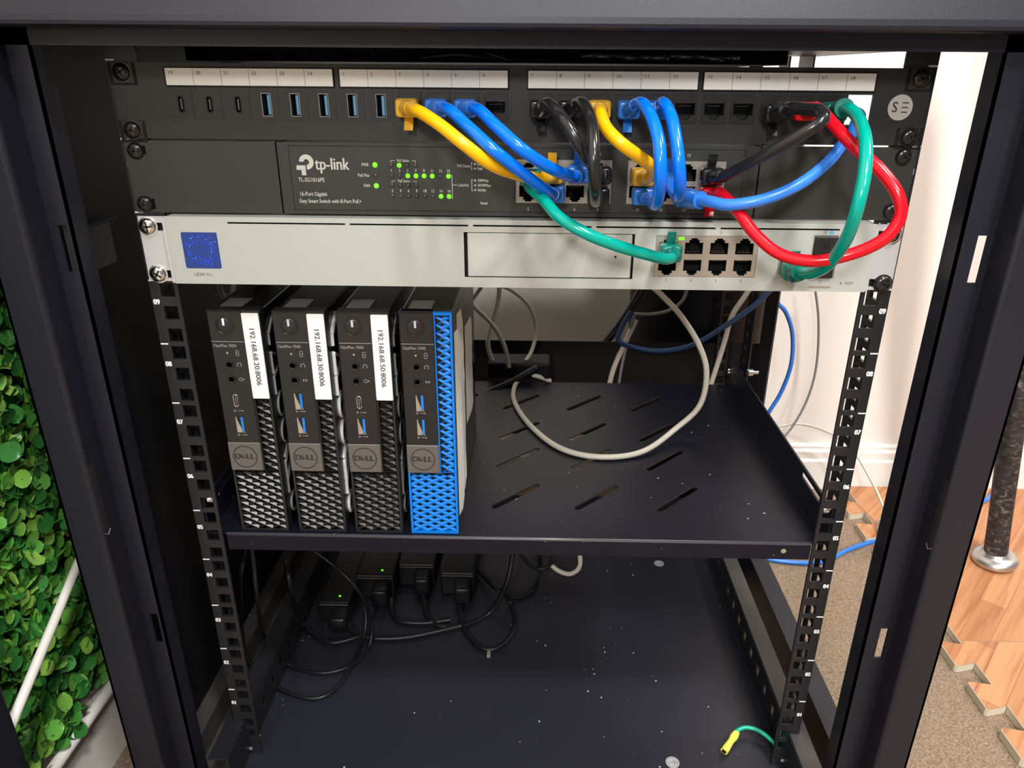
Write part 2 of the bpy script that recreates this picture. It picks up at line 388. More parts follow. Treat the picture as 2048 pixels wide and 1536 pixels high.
def thing(name, label, cat, loc, group=None):
    o = bpy.data.objects.new(name, None); COL.objects.link(o); o.empty_display_size = 0.02
    o.location = S(*loc); o['label'] = label; o['category'] = cat; o['_w'] = tuple(o.location)
    if group: o['group'] = group
    return o
def structure(o): o['kind'] = 'structure'; return o
def copy_tree(o, parent=None):
    c = o.copy(); COL.objects.link(c)
    if parent: c.parent = parent
    for ch in list(o.children): copy_tree(ch, c)
    return c
def spline(pts, step=3.0):
    """Catmull-Rom (centripetal-like) through the points, resampled"""
    P = [Vector(p) for p in pts]; P = [P[0] * 2 - P[1]] + P + [P[-1] * 2 - P[-2]]; out = []
    for i in range(1, len(P) - 2):
        a, b2, c, d = P[i - 1:i + 3]; n = max(2, int((c - b2).length / step))
        for k in range(n):
            t = k / n
            out.append(0.5 * ((2 * b2) + (c - a) * t + (2 * a - 5 * b2 + 4 * c - d) * t * t + (3 * b2 - a - 3 * c + d) * t ** 3))
    out.append(P[-2]); return out

# ------------------------------------------------------------------ the room
WALLY, FLOORZ = 604.0, -ZOFF
structure(MB().box(-700, 2200, -2200, 700, -110, FLOORZ).build('floor', M['carpet']))
structure(MB().box(-430, 2200, WALLY + 6, 700, FLOORZ, 2400).build('wall_back', M['wall']))
structure(MB().box(-520, -412, -2200, WALLY + 6, FLOORZ, 2400).build('wall_left', M['wall']))
# moulded baseboards: tall board with a stepped cap
bb = [(0, 0), (0, 70), (3, 76), (3, 92), (7, 98), (7, 104), (14, 108), (14, 0)]
structure(MB().prism_x([(WALLY - 8 + p[0], FLOORZ + p[1] * 0.72) for p in bb], -400, 2200).build('baseboard_back', M['trim']))
n = MB(); P = [(-395 - p[0], FLOORZ + p[1] * 0.85) for p in bb]
k = len(P); n.add([(p[0], -1500, p[1]) for p in P] + [(p[0], WALLY - 8, p[1]) for p in P], [tuple(range(k)), tuple(range(2 * k - 1, k - 1, -1))] + [(i, i + k, (i + 1) % k + k, (i + 1) % k) for i in range(k)])
structure(n.build('baseboard_left', M['trim']))

# ------------------------------------------------------------------ cabinet frame
cab = thing('rack_cabinet', 'black steel server rack cabinet framing all the equipment, dusty bottom tray', 'server rack', (0, 150, -80))
XL0, XL1, XR0, XR1 = -300, -276, 277, 301
for sgn, xo, xi, xw, lab in ((-1, -299, -275.7, -261.4, 'left'), (1, 301, 277, 257.8, 'right')):
    b2 = MB()
    t = 1.6
    sx = sgn
    # outer face with rounded corner, depth step, slotted web, inner return
    r = 3.0; prof = []
    for a in range(0, 91, 15):
        prof.append((xi + sx * r - sx * r * math.sin(math.radians(a)) if False else xi + sx * (r - r * math.sin(math.radians(a))), -60 + r - r * math.cos(math.radians(a))))
    outer = [(xo, -60)] + prof + [(xi, -40)]
    inner = [(xi + sx * t, -40)] + [(xi + sx * t, -57)] + [(xi + sx * (r + 1), -60 + t), (xo, -60 + t)]
    b2.prism_z(outer + inner, -80, 550)
    b2.prism_z([(xo, -60), (xo - sx * t, -60), (xo - sx * t, -20), (xo, -20)], -80, 550)
    xa, xb = min(xi, xw), max(xi, xw)
    sl = (xw + sgn * 8.5, xw + sgn * 3.2) if sgn < 0 else (xw + 10, xw + 15.7)
    sl = (min(sl), max(sl))
    holes = [(sl[0], sl[1], 415.5, 443.5), (sl[0], sl[1], 129.8, 157.3), (sl[0], sl[1], 285, 300)] if sgn > 0 else [(sl[0], sl[1], 415.5, 443.5), (sl[0], sl[1], 130.5, 157.5)]
    if sgn > 0: holes = holes[:2]
    b2.plate(xa - (1.5 if sgn < 0 else 0), xb + (1.5 if sgn > 0 else 0), -80, 550, -40, -38.4, holes)
    b2.box(min(xw, xw + sx * t), max(xw, xw + sx * t), -40, -24, -80, 546)
    b2.build('front_post', M['frame'], cab)
    # long dark latch slot on the step face, with its lip
    xs = xi - sgn * 0.25
    MB().box(min(xi, xs), max(xi, xs), -57.5, -52.5, 239, 291).build('latch_slot', M['groove'], cab)
    MB().tube([(xs, -58.2, 240), (xs, -55, 237.4), (xs, -51.6, 240)], 0.28, 6).build('slot_rim', M['greyc'], cab)
# top front beam: face leaning back a little, then a step and a hanging lip
tb = MB()
P = [(-40, 539.9), (-38.4, 539.9), (-38.4, 548.5), (-56, 549.8), (-55, 600), (-40, 610), (-58, 610)]
prof = [(-60, 551), (-59.6, 549.2), (-58, 548.2), (-40, 548.2), (-40, 539.9), (-38.2, 539.9), (-38.2, 550), (-30, 640), (-34, 640), (-53, 580), (-59.6, 554)]
tb.prism_x(prof, -302, 303)
tb.build('top_beam', M['frame'], cab)
MB().box(-298, 299, -30, 373, 546, 548).build('roof_panel', M['frame'], cab)
MB().box(-297, -295, -20, 370, -60, 546).build('side_panel', M['dark'], cab)
# rear posts, rear rails
for xo, xi in ((-298, -284), (298, 284)):
    q = MB(); q.plate(min(xo, xi), max(xo, xi), -60, 546, 371, 373, [])
    q.box(min(xi, xi - 1.6), max(xi, xi), 330, 374, -60, 546) if xo > 0 else q.box(-284, -282.4, 330, 374, -60, 546)
    q.build('rear_post', M['greyblack'], cab)
def rail(x0, x1, y0, ztop, zbot, outer_depth, front=True, par=cab, side_holes=True):
    """perforated 19 inch rail: x0 = inner edge, x1 = outer edge"""
    a, b2 = min(x0, x1), max(x0, x1); cx = x0 + (7.3 if x0 > 0 else -7.3); hs = []
    for k in range(0, 12):
        for dz in (6.35, 22.225, 38.1):
            z = k * U + dz
            if z < ztop - 6: hs.append((cx - 4.7, cx + 4.7, z - 4.7, z + 4.7))
    hs.append((cx - 4.7, cx + 4.7, -10.6, -2.0))
    q = MB(); q.plate(a, b2, zbot, ztop, y0, y0 + 2, hs)
    xx = (b2 - 2, b2) if x0 > 0 else (a, a + 2)
    hs2 = []
    z = -14.0; j = 0
    while z < ztop - 14:
        hs2.append((y0 + 14.5, y0 + 24, z, z + 9.5)); z += 15.0 if j % 2 == 0 else 14.8; j += 1
    q.plate(y0 + 2, y0 + outer_depth, zbot, ztop, xx[0], xx[1], hs2 if side_holes else [], swap='x')
    return q
for sgn in (-1, 1):
    q = rail(sgn * 225, sgn * 244, 0, 545.5, -31, 30)
    r_ = q.build('mounting_rail', M['rail'], cab)
    for k in range(1, 13):
        tx = MB(); tx.box(sgn * 241.2 - 2.6, sgn * 241.2 + 2.6, -0.12, 0.0, k * U - 0.45, k * U + 0.45)
        if k <= 11: tx.text('%02d' % k, 5.2, sgn * 241.0, k * U - 14.9, -0.05, 'CENTER', bold=0.035, sx=0.72)
        tx.build('unit_number', M['white'], r_)
    MB().box(sgn * 235 - 2.2, sgn * 235 + 2.2, -0.2, 1.0, -25.5, -22.5).build('slot_lip', M['ear'], cab)
    q = MB(); hs = [(y, y + 7, -20, -12) for y in ()]
    # rear rails
    q = rail(sgn * 231, sgn * 245, 371, 545, -31, -22, side_holes=False)
    q.build('rear_rail', M['rail'], cab)
    q = MB(); hs = [(336, 341, z, z + 6) for z in [60 + 15.9 * i for i in range(30)]]
    q.plate(318, 350, -31, 545, sgn * 256 - 0.8, sgn * 256 + 0.8, hs, swap='x')
    q.build('rear_rail', M['rail'], cab)
    # bottom side rail: perforated lip, dusty top, then outer beam
    q = MB(); hs = [(y, y + 9, -16, -5) for y in [14 + 24.6 * i for i in range(14)]]
    q.plate(-38, 366, -30, 6, sgn * 236 - 0.8, sgn * 236 + 0.8, hs, swap='x')
    q.build('bottom_rail', M['rail'], cab)
    MB().box(min(sgn * 236, sgn * 252), max(sgn * 236, sgn * 252), -38, 366, 6, 7.6).build('bottom_rail', M['dusty'] if sgn > 0 else M['rail'], cab)
    MB().box(min(sgn * 280, sgn * 300), max(sgn * 280, sgn * 300), -38, 372, -60, -17).build('side_beam', M['dusty'] if sgn < 0 else M['frame'], cab)
    # castor
    for yy in (-20, 340):
        c = MB(); c.box(sgn * 270 - 14, sgn * 270 + 14, yy - 14, yy + 14, -64, -60); c.box(sgn * 270 - 11, sgn * 270 - 9, yy - 10, yy + 10, -84, -62); c.box(sgn * 270 + 9, sgn * 270 + 11, yy - 10, yy + 10, -84, -62)
        cc = c.build('castor', M['rail'], cab)
        MB().lathe((sgn * 270 - 7, yy, -82), [(0, 16), (1, 18), (13, 18), (14, 16)], 'x', 24).build('wheel', M['dark'], cc)
MB().box(-300, 301, -58, -40, -80, -48).build('bottom_beam', M['frame'], cab)
MB().box(-298, 298, 350, 372, -80, -48).build('bottom_beam', M['frame'], cab)
MB().box(-236, 236, -38, 370, -32, -30).build('bottom_tray', M['tray'], cab)
MB().box(-283, -252, -37, 366, -50, -42).build('side_tray', M['dusty'], cab)
MB().box(-268.5, -264.5, -38.0, -37.4, 414, 445).build('slot_plate', M['rail'], cab)
MB().rbox(-288, -278, 4, 40, 433, 435, .5, 1).build('side_catch', M['rail'], cab)
MB().box(-294.8, -292, 8, 52, 400, 433).build('side_catch', M['rail'], cab)
# ground symbols
for (u, v) in ((1345, 1525), (1318, 1127)):
    p = atz(u, v, -29.9); c = MB(); c.lathe((p[0], p[1], -30), [(0, 6.0), (0.35, 6.0)], 'z', 28); st = c.build('ground_sticker', M['sticker'], cab)
    g = MB(); z = -29.6
    seg = 40
    for k in range(seg):
        a0, a1 = 2 * math.pi * k / seg, 2 * math.pi * (k + 1) / seg
        g.add([(p[0] + rr * math.cos(a), p[1] + rr * math.sin(a), z) for rr, a in ((4.6, a0), (5.0, a0), (5.0, a1), (4.6, a1))], [(0, 1, 2, 3)])
    for dx, h in ((1.2, 3.0), (2.3, 2.0), (3.4, 1.0)): g.box(p[0] + dx - .25, p[0] + dx + .25, p[1] - h, p[1] + h, z, z + .02)
    g.box(p[0] - 3.4, p[0] + 1.2, p[1] - .25, p[1] + .25, z, z + .02)
    g.build('ground_symbol', M['ink2'], st)
# rear lower cover panel
MB().box(-283, 283, 376, 378, 103, 229).build('rear_panel', M['dark'], cab)
MB().box(-283, 283, 376, 378, -80, 11).build('rear_panel', M['frame'], cab)
# opened front door: its stile stands at the left of the cabinet
d_ = MB(); d_.rbox(-372, -343.5, -128, -100, -78, 548, 2.0)
d_.box(-346, -300, -101, -62, -78, -48)
d_.build('door_frame', M['frame'], cab)

# ------------------------------------------------------------------ screws
def screw(parent, x, z, y, r=5.0, m='bscrew', label=None, rot=0.4, washer=True):
    q = MB(); prof = [(0, r), (-0.8, r), (-1.8, r * 0.92), (-2.6, r * 0.72), (-2.9, r * 0.45)]
    if washer: prof = [(0, r * 1.15), (-0.5, r * 1.15), (-0.6, r)] + prof[1:]
    q.lathe((x, y, z), prof, 'y', 22)
    o = q.build('mounting_screw', M[m], parent, smooth=True, auto=50)
    c = MB()
    for a in (rot, rot + math.pi / 2):
        w, l = r * 0.10, r * 0.62
        pts = [(-l, -w), (l, -w), (l, w), (-l, w)]
        c.prism([(x + p * math.cos(a) - q2 * math.sin(a), z + p * math.sin(a) + q2 * math.cos(a)) for p, q2 in pts], y - 3.05, y - 2.0)
    c.build('cross_recess', M['groove'], o)
    return o

# ------------------------------------------------------------------ patch panel, U12
PF = -2.0
pp = thing('keystone_patch_bay', 'black 24-port keystone patch panel with white number strips, topmost in the rack', 'patch panel', (0, 0, 489.4))
KX = [-201.8 + 17.2 * i for i in range(6)] + [-98.7 + 17.12 * i for i in range(6)] + [14.0 + 17.08 * i for i in range(6)] + [116.6 + 17.06 * i for i in range(6)]
KZ = 509.3
holes = [(x - 7.3, x + 7.3, KZ - 8.3, KZ + 8.3) for x in KX]
q = MB(); q.plate(-241.3, 241.8, 489.5, 532.2, PF, PF + 2, holes + [(-238.6, -230.4, 524.2, 530.2)][:0])
q.box(-224, 224, PF + 2, 60, 531.2, 532.2)
q.build('faceplate', M['panel'], pp)
b2 = MB(); b2.box(-224, 224, 0.2, 1.5, 518.2, 531)
b2.build('label_backing', M['dark'], pp)
nums = [[19, 20, 21, 22, 23, 24], [1, 2, 3, 4, 5, 6], [7, 8, 9, 10, 11, 12], [13, 14, 15, 16, 17, 18]]
strips = [(-208.2, -109.0), (-104.8, -5.8), (6.2, 105.5), (109.0, 208.4)]
for (a, c), ns in zip(strips, nums):
    st = MB().box(a, c, PF - 0.9, PF, 519.8, 529.2).build('label_strip', M['paper'], pp)
    MB().plate(a - 0.7, c + 0.7, 519.1, 529.9, PF - 1.1, PF, [(a, c, 519.8, 529.2)]).build('label_holder', M['dark'], pp)
    t = MB(); w = (c - a) / 6
    for i, n_ in enumerate(ns):
        t.text(str(n_), 2.7, a + i * w + 1.7, 526.6, PF - 0.95, 'LEFT', bold=0.01)
        if i: t.box(a + i * w - 0.12, a + i * w + 0.12, PF - 0.96, PF - 0.9, 519.8, 529.2)
    t.build('port_numbers', M['ink2'], st)
def jack_body(x, kind):
    q = MB(); x0, x1, z0, z1 = x - 7.3, x + 7.3, KZ - 8.3, KZ + 8.3
    if kind == 'rj':
        q.plate(x0, x1, z0, z1, PF - 0.6, 0.8, [(x - 5.8, x + 5.8, KZ - 3.6, KZ + 2.9), (x - 3.2, x + 3.2, KZ - 5.2, KZ - 3.6), (x - 1.9, x + 1.9, KZ - 6.3, KZ - 5.2)])
    elif kind == 'usb':
        q.plate(x0, x1, z0, z1, PF - 0.3, 0.8, [(x - 2.9, x + 3.1, KZ - 6.5, KZ + 6.6)])
    else:
        q.plate(x0, x1, z0, z1, PF - 0.3, 0.8, [(x - 1.1, x + 1.1, KZ - 4.2, KZ + 4.2)])
    q.box(x - 7.0, x + 7.0, 0.8, 1.6, KZ + 6.8, KZ + 8); q.box(x - 6.8, x + 6.8, 14, 15, KZ - 8, KZ + 8)
    q.box(x - 7.0, x - 6.2, 0.8, 15, KZ - 8, KZ + 8); q.box(x + 6.2, x + 7.0, 0.8, 15, KZ - 8, KZ + 8)
    q.box(x - 7, x + 7, 0.8, 15, KZ + 7.2, KZ + 8); q.box(x - 7, x + 7, 0.8, 15, KZ - 8, KZ - 7.2)
    if kind == 'rj': q.plate(x0 + .5, x1 - .5, KZ - 7.6, KZ + 7.7, PF - 1.0, PF - 0.6, [(x - 6.3, x + 6.3, KZ - 7.1, KZ + 3.2), (x - 6.3, x + 6.3, KZ + 3.7, KZ + 7.2)])
    return q
def usb_port(parent, x, z, y, w, h, m='usbblue', thick=1.1):
    """vertical USB-A socket opening: metal shell, coloured tongue to the right"""
    s_ = MB(); s_.plate(x - w / 2, x + w / 2, z - h / 2, z + h / 2, y, y + 9, [(x - w / 2 + .35, x + w / 2 - .35, z - h / 2 + .35, z + h / 2 - .35)])
    sh = s_.build('usb_shell', M['shell'], parent)
    MB().box(x - w / 2 + .3, x + w / 2 - .3, y + 8.5, y + 9, z - h / 2 + .3, z + h / 2 - .3).build('socket_back', M['dark'], sh)
    MB().box(x + w / 2 - 1.0 - thick - .5, x + w / 2 - 1.0, y + 0.9, y + 8.5, z - h / 2 + 1.0, z + h / 2 - 1.0).build('tongue', M[m], sh)
    return sh
for i, x in enumerate(KX):
    if i == 23: continue
    kind = 'usbc' if i < 3 else ('usb' if i < 8 else 'rj')
    j = jack_body(x, kind).build('keystone_jack', M['jack'], pp)
    if kind == 'usb': usb_port(j, x + 0.1, KZ + 0.05, PF - 0.5, 5.9, 13.0, 'usbpale')
    elif kind == 'usbc':
        c = MB(); pts = []
        for k in range(24):
            a = 2 * math.pi * k / 24; pts.append((x + 1.3 * math.cos(a), -3.0, KZ + 3.2 * (1 if math.sin(a) > 0 else -1) + 1.3 * math.sin(a)))
        pts.append(pts[0]); c.tube(pts, 0.28, 6); c.build('usb_c_rim', M['bscrew'], j, smooth=True)
        MB().box(x - .35, x + .35, PF, 6, KZ - 3, KZ + 3).build('tongue', M['ink2'], j)
    else:
        g = MB()
        for k in range(8): g.box(x - 3.7 + k * 1.02, x - 3.3 + k * 1.02, 1.0, 8, KZ + 1.2, KZ + 1.6)
        g.build('contacts', M['gold'], j)
        if i > 16: MB().text('CAT.6', 2.7, x, KZ + 5.4, PF - 0.62, 'CENTER', depth=0.12).build('embossed_text', M['jack'], j)
for sgn in (-1, 1):
    for z in (526.8, 494.4):
        x = sgn * 234.0 + (0.5 if sgn > 0 else 0)
        f_ = MB(); f_.plate(x - 8, x + 8, z - 7.2, z + 5.2, PF - 0.25, PF, [(x - 6.2, x + 6.2, z - 6.0, z + 5.0)])
        f_.build('screw_recess', M['dark'], pp)
        screw(pp, x, z, PF, 5.0, 'bscrew', rot=0.3 + z % 3)
lg = MB().disc(225.8, 510.9, PF - 0.35, PF, 7.2, 40).build('logo_badge', M['logo'], pp)
t = MB(); t.text('S', 8.2, 222.6, 510.8, PF - 0.4, 'CENTER', sx=0.8)
for dz in (-2.55, 0.05, 2.65): t.box(226.6, 230.3, PF - 0.45, PF - 0.35, 510.9 + dz - 0.3, 510.9 + dz + 0.3)
t.build('logo_lettering', M['ink'], lg)

# ------------------------------------------------------------------ network switch, U11
sw = thing('network_switch', 'dark grey 16-port network switch with lit green status lights and wide black rack ears', 'network switch', (0, 0, 444.8))
SF = -2.2
B1X = [6.9, 21.3, 35.9, 50.4]; B2X = [75.1, 89.6, 104.2, 119.0]
TZ, BZ = 472.0, 459.6
cut = [(-0.8, 58.2, 453.2, 479.4), (67.8, 127.6, 453.2, 479.4)]
q = MB(); q.plate(-147.2, 147.2, 445.0, 488.2, SF, 0, cut); q.box(-147.2, 147.2, 0, 170, 487, 488.2); q.box(-147.2, 147.2, 0, 170, 445, 446.2); q.box(-147.2, -146, 0, 170, 445, 488); q.box(146, 147.2, 0, 170, 445, 488)
q.build('faceplate', M['switch'], sw)
e = MB()
for sgn in (-1, 1):
    e = MB()
    x0, x1 = (-241.3, -148.2) if sgn < 0 else (148.2, 241.3)
    hs = [(-236.2, -228.0, 478.8, 485.4), (-236.4, -228.6, 446.8, 453.4)] if sgn < 0 else [(228.6, 236.4, 480, 486.6), (228.0, 236, 447.6, 454.2)]
    e.plate(x0, x1, 445.0, 488.4, SF, 0, hs); e.box(*( (x1 - 1.4, x1) if sgn < 0 else (x0, x0 + 1.4)), 0, 40, 445, 489.4)
    if sgn < 0: e.box(x0 + 12, x1, 0.2, 2, 488.4, 489.4)
    e.build('rack_ear', M['switch'], sw)
f_ = MB(); fx0, fx1, fz0, fz1 = -140.2, 138.4, 447.6, 486.2
f_.plate(fx0 - .2, fx1 + .2, fz0 - .2, fz1 + .2, SF - 0.06, SF, [(fx0 + .25, fx1 - .25, fz0 + .25, fz1 - .25)])
f_.build('panel_outline', M['groove'], sw)
# printed lettering
t = MB(); y = SF - 0.06
t.text('tp-link', 10.2, -124.6, 475.3, y, 'LEFT', bold=0.014, sx=0.70)
t.ring(-129.9, 476.6, y - .05, y + .05, 1.7, 4.5, 30, -math.pi / 2, math.pi * 0.98)
t.box(-136.3, -130.7, y - .05, y + .05, 471.9, 474.6); t.box(-133.4, -130.7, y - .05, y + .05, 468.7, 472.0)
t.build('brand_logo', M['print'], sw); t = MB()
t.text('TL-SG1016PE', 3.6, -136.0, 465.9, y, 'LEFT', sx=0.72, bold=0.006)
t.text('16-Port Gigabit', 3.5, -136.2, 457.3, y, 'LEFT', sx=0.70, bold=0.004)
t.text('Easy Smart Switch with 8-Port PoE+', 3.4, -136.6, 453.0, y, 'LEFT', sx=0.69, bold=0.004)
t.build('model_lettering', M['print'], sw); t = MB()
for s_, z in (('PWR', 475.3), ('PoE Max', 469.0), ('FAN', 462.8)): t.text(s_, 2.7, -91.5, z, y, 'RIGHT', sx=0.66, bold=0.004)
LX = [-77.7 + 5.03 * i for i in range(8)]
for i in range(8):
    t.text(str(2 * i + 1), 2.6, LX[i], 472.0, y, 'CENTER', sx=0.75, bold=0.005); t.text(str(2 * i + 2), 2.6, LX[i], 459.9, y, 'CENTER', sx=0.75, bold=0.005)
def brk(x0, x1, z, h, gap):
    t.box(x0, gap[0], y - .05, y, z - .12, z + .12); t.box(gap[1], x1, y - .05, y, z - .12, z + .12)
    t.box(x0, x0 + .25, y - .05, y, z - h, z); t.box(x1 - .25, x1, y - .05, y, z - h, z)
brk(-77.9, -62.5, 478.0, 1.3, (-75.4, -65.0)); t.text('PoE Status', 2.5, -70.2, 478.0, y, 'CENTER', sx=0.62, bold=0.004)
brk(-77.9, -62.5, 465.8, 1.3, (-75.4, -65.0)); t.text('PoE Status', 2.5, -70.2, 465.8, y, 'CENTER', sx=0.62, bold=0.004)
t.box(-40.5, -40.2, y - .05, y, 455.4, 469.8); t.box(-41.2, -40.2, y - .05, y, 469.5, 469.8); t.box(-41.2, -40.2, y - .05, y, 455.4, 455.7); t.box(-40.2, -37.2, y - .05, y, 463.6, 463.9)
t.build('light_numbers', M['print'], sw); t = MB()
t.text('Link/Act', 2.6, -36.5, 463.7, y, 'LEFT', sx=0.66, bold=0.004)
t.text('PoE Status', 2.5, -28.9, 475.2, y, 'RIGHT', sx=0.66, bold=0.004)
for z0, z1 in ((473.0, 477.2), (460.2, 467.2)):
    t.box(-28.3, -28.0, y - .05, y, z0, z1); t.box(-28.0, -27.3, y - .05, y, z1 - .25, z1); t.box(-28.0, -27.3, y - .05, y, z0, z0 + .25)
for s_, z in (('Delivering', 476.4), ('Fault', 473.7), ('1000Mbps', 466.6), ('10/100Mbps', 463.7), ('Activity', 460.9)): t.text(s_, 2.4, -24.6, z, y, 'LEFT', sx=0.62, bold=0.004)
for z in (476.4, 473.7, 466.6, 463.7, 460.9): t.disc(-26.1, z, y - .05, y, .55, 10)
t.text('Reset', 2.5, -20.7, 452.9, y, 'CENTER', sx=0.7, bold=0.004)
t.build('legend_lettering', M['print'], sw); t = MB()
for x, s_ in zip(B1X, ('2', '4', '6', '8')): t.text(s_, 2.5, x, 449.6, y, 'CENTER', sx=0.8)
for x, s_ in zip(B2X, ('10', '12', '14', '16')): t.text(s_, 2.5, x, 449.8, y, 'CENTER', sx=0.8)
for x, s_ in zip(B1X, ('1', '3', '5', '7')): t.text(s_, 2.5, x, 482.5, y, 'CENTER', sx=0.8)
for x, s_ in zip(B2X, ('9', '11', '13', '15')): t.text(s_, 2.5, x, 482.5, y, 'CENTER', sx=0.8)
t.build('port_numbers', M['print'], sw)
lit = {('a', 1)} | {('b', i) for i in (2, 3, 4, 5, 7)} | {('d', 6), ('d', 7)}
rows = {'a': (475.2, 4), 'b': (469.0, 8), 'c': (463.1, 4), 'd': (456.8, 8)}
for rk, (z, n_) in rows.items():
    for i in range(n_):
        on = (rk, i) in lit
        MB().lathe((LX[i], SF, z), [(0, 1.45), (-.4, 1.4), (-.9, .9), (-1.0, .3)], 'y', 14).build('status_light', M['led'] if on else M['ledoff'], sw, smooth=True, **({'label': 'lit green status light'} if on else {}))
for z, on in ((475.3, 1), (469.0, 0), (462.8, 1)):
    MB().lathe((-87.6, SF, z), [(0, 1.6), (-.4, 1.5), (-.9, .9), (-1.0, .3)], 'y', 14).build('status_light', M['led'] if on else M['ledoff'], sw, smooth=True, **({'label': 'lit green status light'} if on else {}))
MB().ring(-20.7, 456.2, SF - .2, SF, .8, 1.7, 20).build('reset_button', M['ledoff'], sw)
def rj_hole(x, zc, up):
    """hole list for a shielded RJ45 opening; up = latch notch on top"""
    s_ = 1 if up else -1; L = []
    def h(x0, x1, a, c): L.append((x0, x1, min(zc + s_ * a, zc + s_ * c), max(zc + s_ * a, zc + s_ * c)))
    h(x - 5.6, x + 5.6, -4.6, 2.6); h(x - 3.2, x + 3.2, 2.6, 4.3); h(x - 2.0, x + 2.0, 4.3, 5.4)
    return L
def port_block(parent, xs, x0, x1, z0, z1, zt, zb, yf, m='port'):
    hs = []
    for x in xs: hs += rj_hole(x, zt, True) + rj_hole(x, zb, False)
    q = MB(); q.plate(x0, x1, z0, z1, yf, yf + 1.2, hs)
    o = q.build('port_block', M[m], parent)
    c = MB()
    c.box(x0 + .2, x1 - .2, yf + 14, yf + 15, z0 + .2, z1 - .2); c.box(x0 + .2, x1 - .2, yf + 1.2, yf + 14, (zt + zb) / 2 - .3, (zt + zb) / 2 + .3)
    c.box(x0 + .2, x0 + .8, yf + 1.2, yf + 14, z0, z1); c.box(x1 - .8, x1 - .2, yf + 1.2, yf + 14, z0, z1); c.box(x0, x1, yf + 1.2, yf + 14, z1 - .6, z1 - .2); c.box(x0, x1, yf + 1.2, yf + 14, z0 + .2, z0 + .6)
    for a, b3 in zip(xs[:-1], xs[1:]): c.box((a + b3) / 2 - .8, (a + b3) / 2 + .8, yf + 1.2, yf + 14, z0 + .3, z1 - .3)
    c.build('port_interior', M['dark'], o)
    g = MB()
    for x in xs:
        for s_, zc in ((1, zt), (-1, zb)):
            for k in range(8):
                g.prism_x([(yf + 2.0, zc - s_ * 4.0), (yf + 9, zc - s_ * 1.6), (yf + 9, zc - s_ * 1.3), (yf + 2.0, zc - s_ * 3.6)], x - 3.75 + k * 1.02, x - 3.4 + k * 1.02)
    g.build('contacts', M['gold'], o)
    return o
port_block(sw, B1X, -0.7, 58.1, 453.3, 479.3, TZ, BZ, SF + 0.2)
port_block(sw, B2X, 67.9, 127.5, 453.3, 479.3, TZ, BZ, SF + 0.2)
for x, z in ((-234.6, 482.3), (-234.8, 450.3), (233.5, 483.2), (232.6, 450.6)):
    screw(sw, x, z, SF, 5.0, 'bscrew', rot=x % 2, washer=False)

# ------------------------------------------------------------------ gateway, U10
gw = thing('network_gateway', 'silver rack gateway with a small blue display and eight network ports, below the dark switch', 'gateway', (0, 0, 400.4))
GF = -10.0
gp = [-181.4, -107.2, -104.4, -30.2, -27.2, 46.6, 49.6, 123.4, 126.4, 200.0]
slots = [(gp[2 * i], gp[2 * i + 1], 439.7, 440.8) for i in range(5)]
G_cut = [(87.2, 151.2, 409.4, 435.6), (165.0, 200.9, 409.6, 423.2), (184.6, 200.2, 423.2, 436.8)]
q = MB(); q.plate(-220.6, 222.0, 400.9, 443.9, GF, GF + 1.4, slots + G_cut + [(-211.9, -189.2, 411.2, 434.1), (-33.2, 73.9, 407.4, 436.2)])
q.box(-220.6, 222.0, GF + 1.4, 260, 443.0, 443.9); q.box(-220.6, 222.0, GF + 1.4, 260, 400.9, 401.8); q.box(-220.6, -219.7, GF + 1.4, 260, 400.9, 443.9); q.box(221.1, 222.0, GF + 1.4, 260, 400.9, 443.9); q.box(-220, 221, 259, 260, 401, 443.5)
q.build('faceplate', M['silver'], gw)
MB().box(-219, 221, 2.5, 3.3, 436.9, 442.8).build('vent_backing', M['dark'], gw)
# drive bay
MB().box(-33.0, 73.7, GF + 3.6, GF + 4.4, 407.5, 436.1).build('bay_recess', M['groove'], gw)
dr = MB().rbox(-31.0, 72.4, GF + 0.1, GF + 3.4, 408.0, 435.7, 0.4, 1).build('drive_bay_cover', M['silver'], gw)
MB().disc(62.4, 421.6, GF + .02, GF + .1, 0.75, 14).build('pin_hole', M['groove'], dr)
# display
def rrect(x0, x1, z0, z1, r, n=6):
    P = []
    for cx, cz, a0 in ((x1 - r, z1 - r, 0), (x0 + r, z1 - r, 90), (x0 + r, z0 + r, 180), (x1 - r, z0 + r, 270)):
        for k in range(n + 1):
            a = math.radians(a0 + 90 * k / n); P.append((cx + r * math.cos(a), cz + r * math.sin(a)))
    return P
ds = MB().prism(rrect(-212.0, -189.1, 411.1, 434.2, 1.8), GF - 0.15, GF + 0.5).build('display', M['screen'], gw)
for key, cnt in (('glow1', 95), ('glow2', 26)):
    g = MB(); k = 0
    while k < cnt:
        a = random.uniform(0, 2 * math.pi); r = random.gauss(8.0, 1.6)
        if random.random() < 0.06: r = random.uniform(1, 5)
        x, z = -200.4 + r * math.cos(a), 422.8 + r * math.sin(a)
        if not (-211.3 < x < -189.9 and 411.8 < z < 433.4): continue
        g.disc(x, z, GF - .22, GF - .15, random.choice((.16, .24, .34)), 8); k += 1
    g.build('pixel_glow', M[key], ds)
t = MB(); y = GF - .04
t.text('UDM', 3.2, -207.4, 407.0, y, 'LEFT', bold=0.025, sx=0.80); t.text('Pro', 3.2, -199.9, 407.0, y, 'LEFT', sx=0.74)
t.build('model_lettering', M['ink2'], gw); t = MB()
GX = [95.4, 111.2, 127.0, 142.8]
for x, a, c in zip(GX, '2468', ('1', '3', '5', '7')):
    t.text(a, 2.6, x, 407.2, y, 'CENTER', sx=.8); t.text(c, 2.6, x, 437.6, y, 'CENTER', sx=.8)
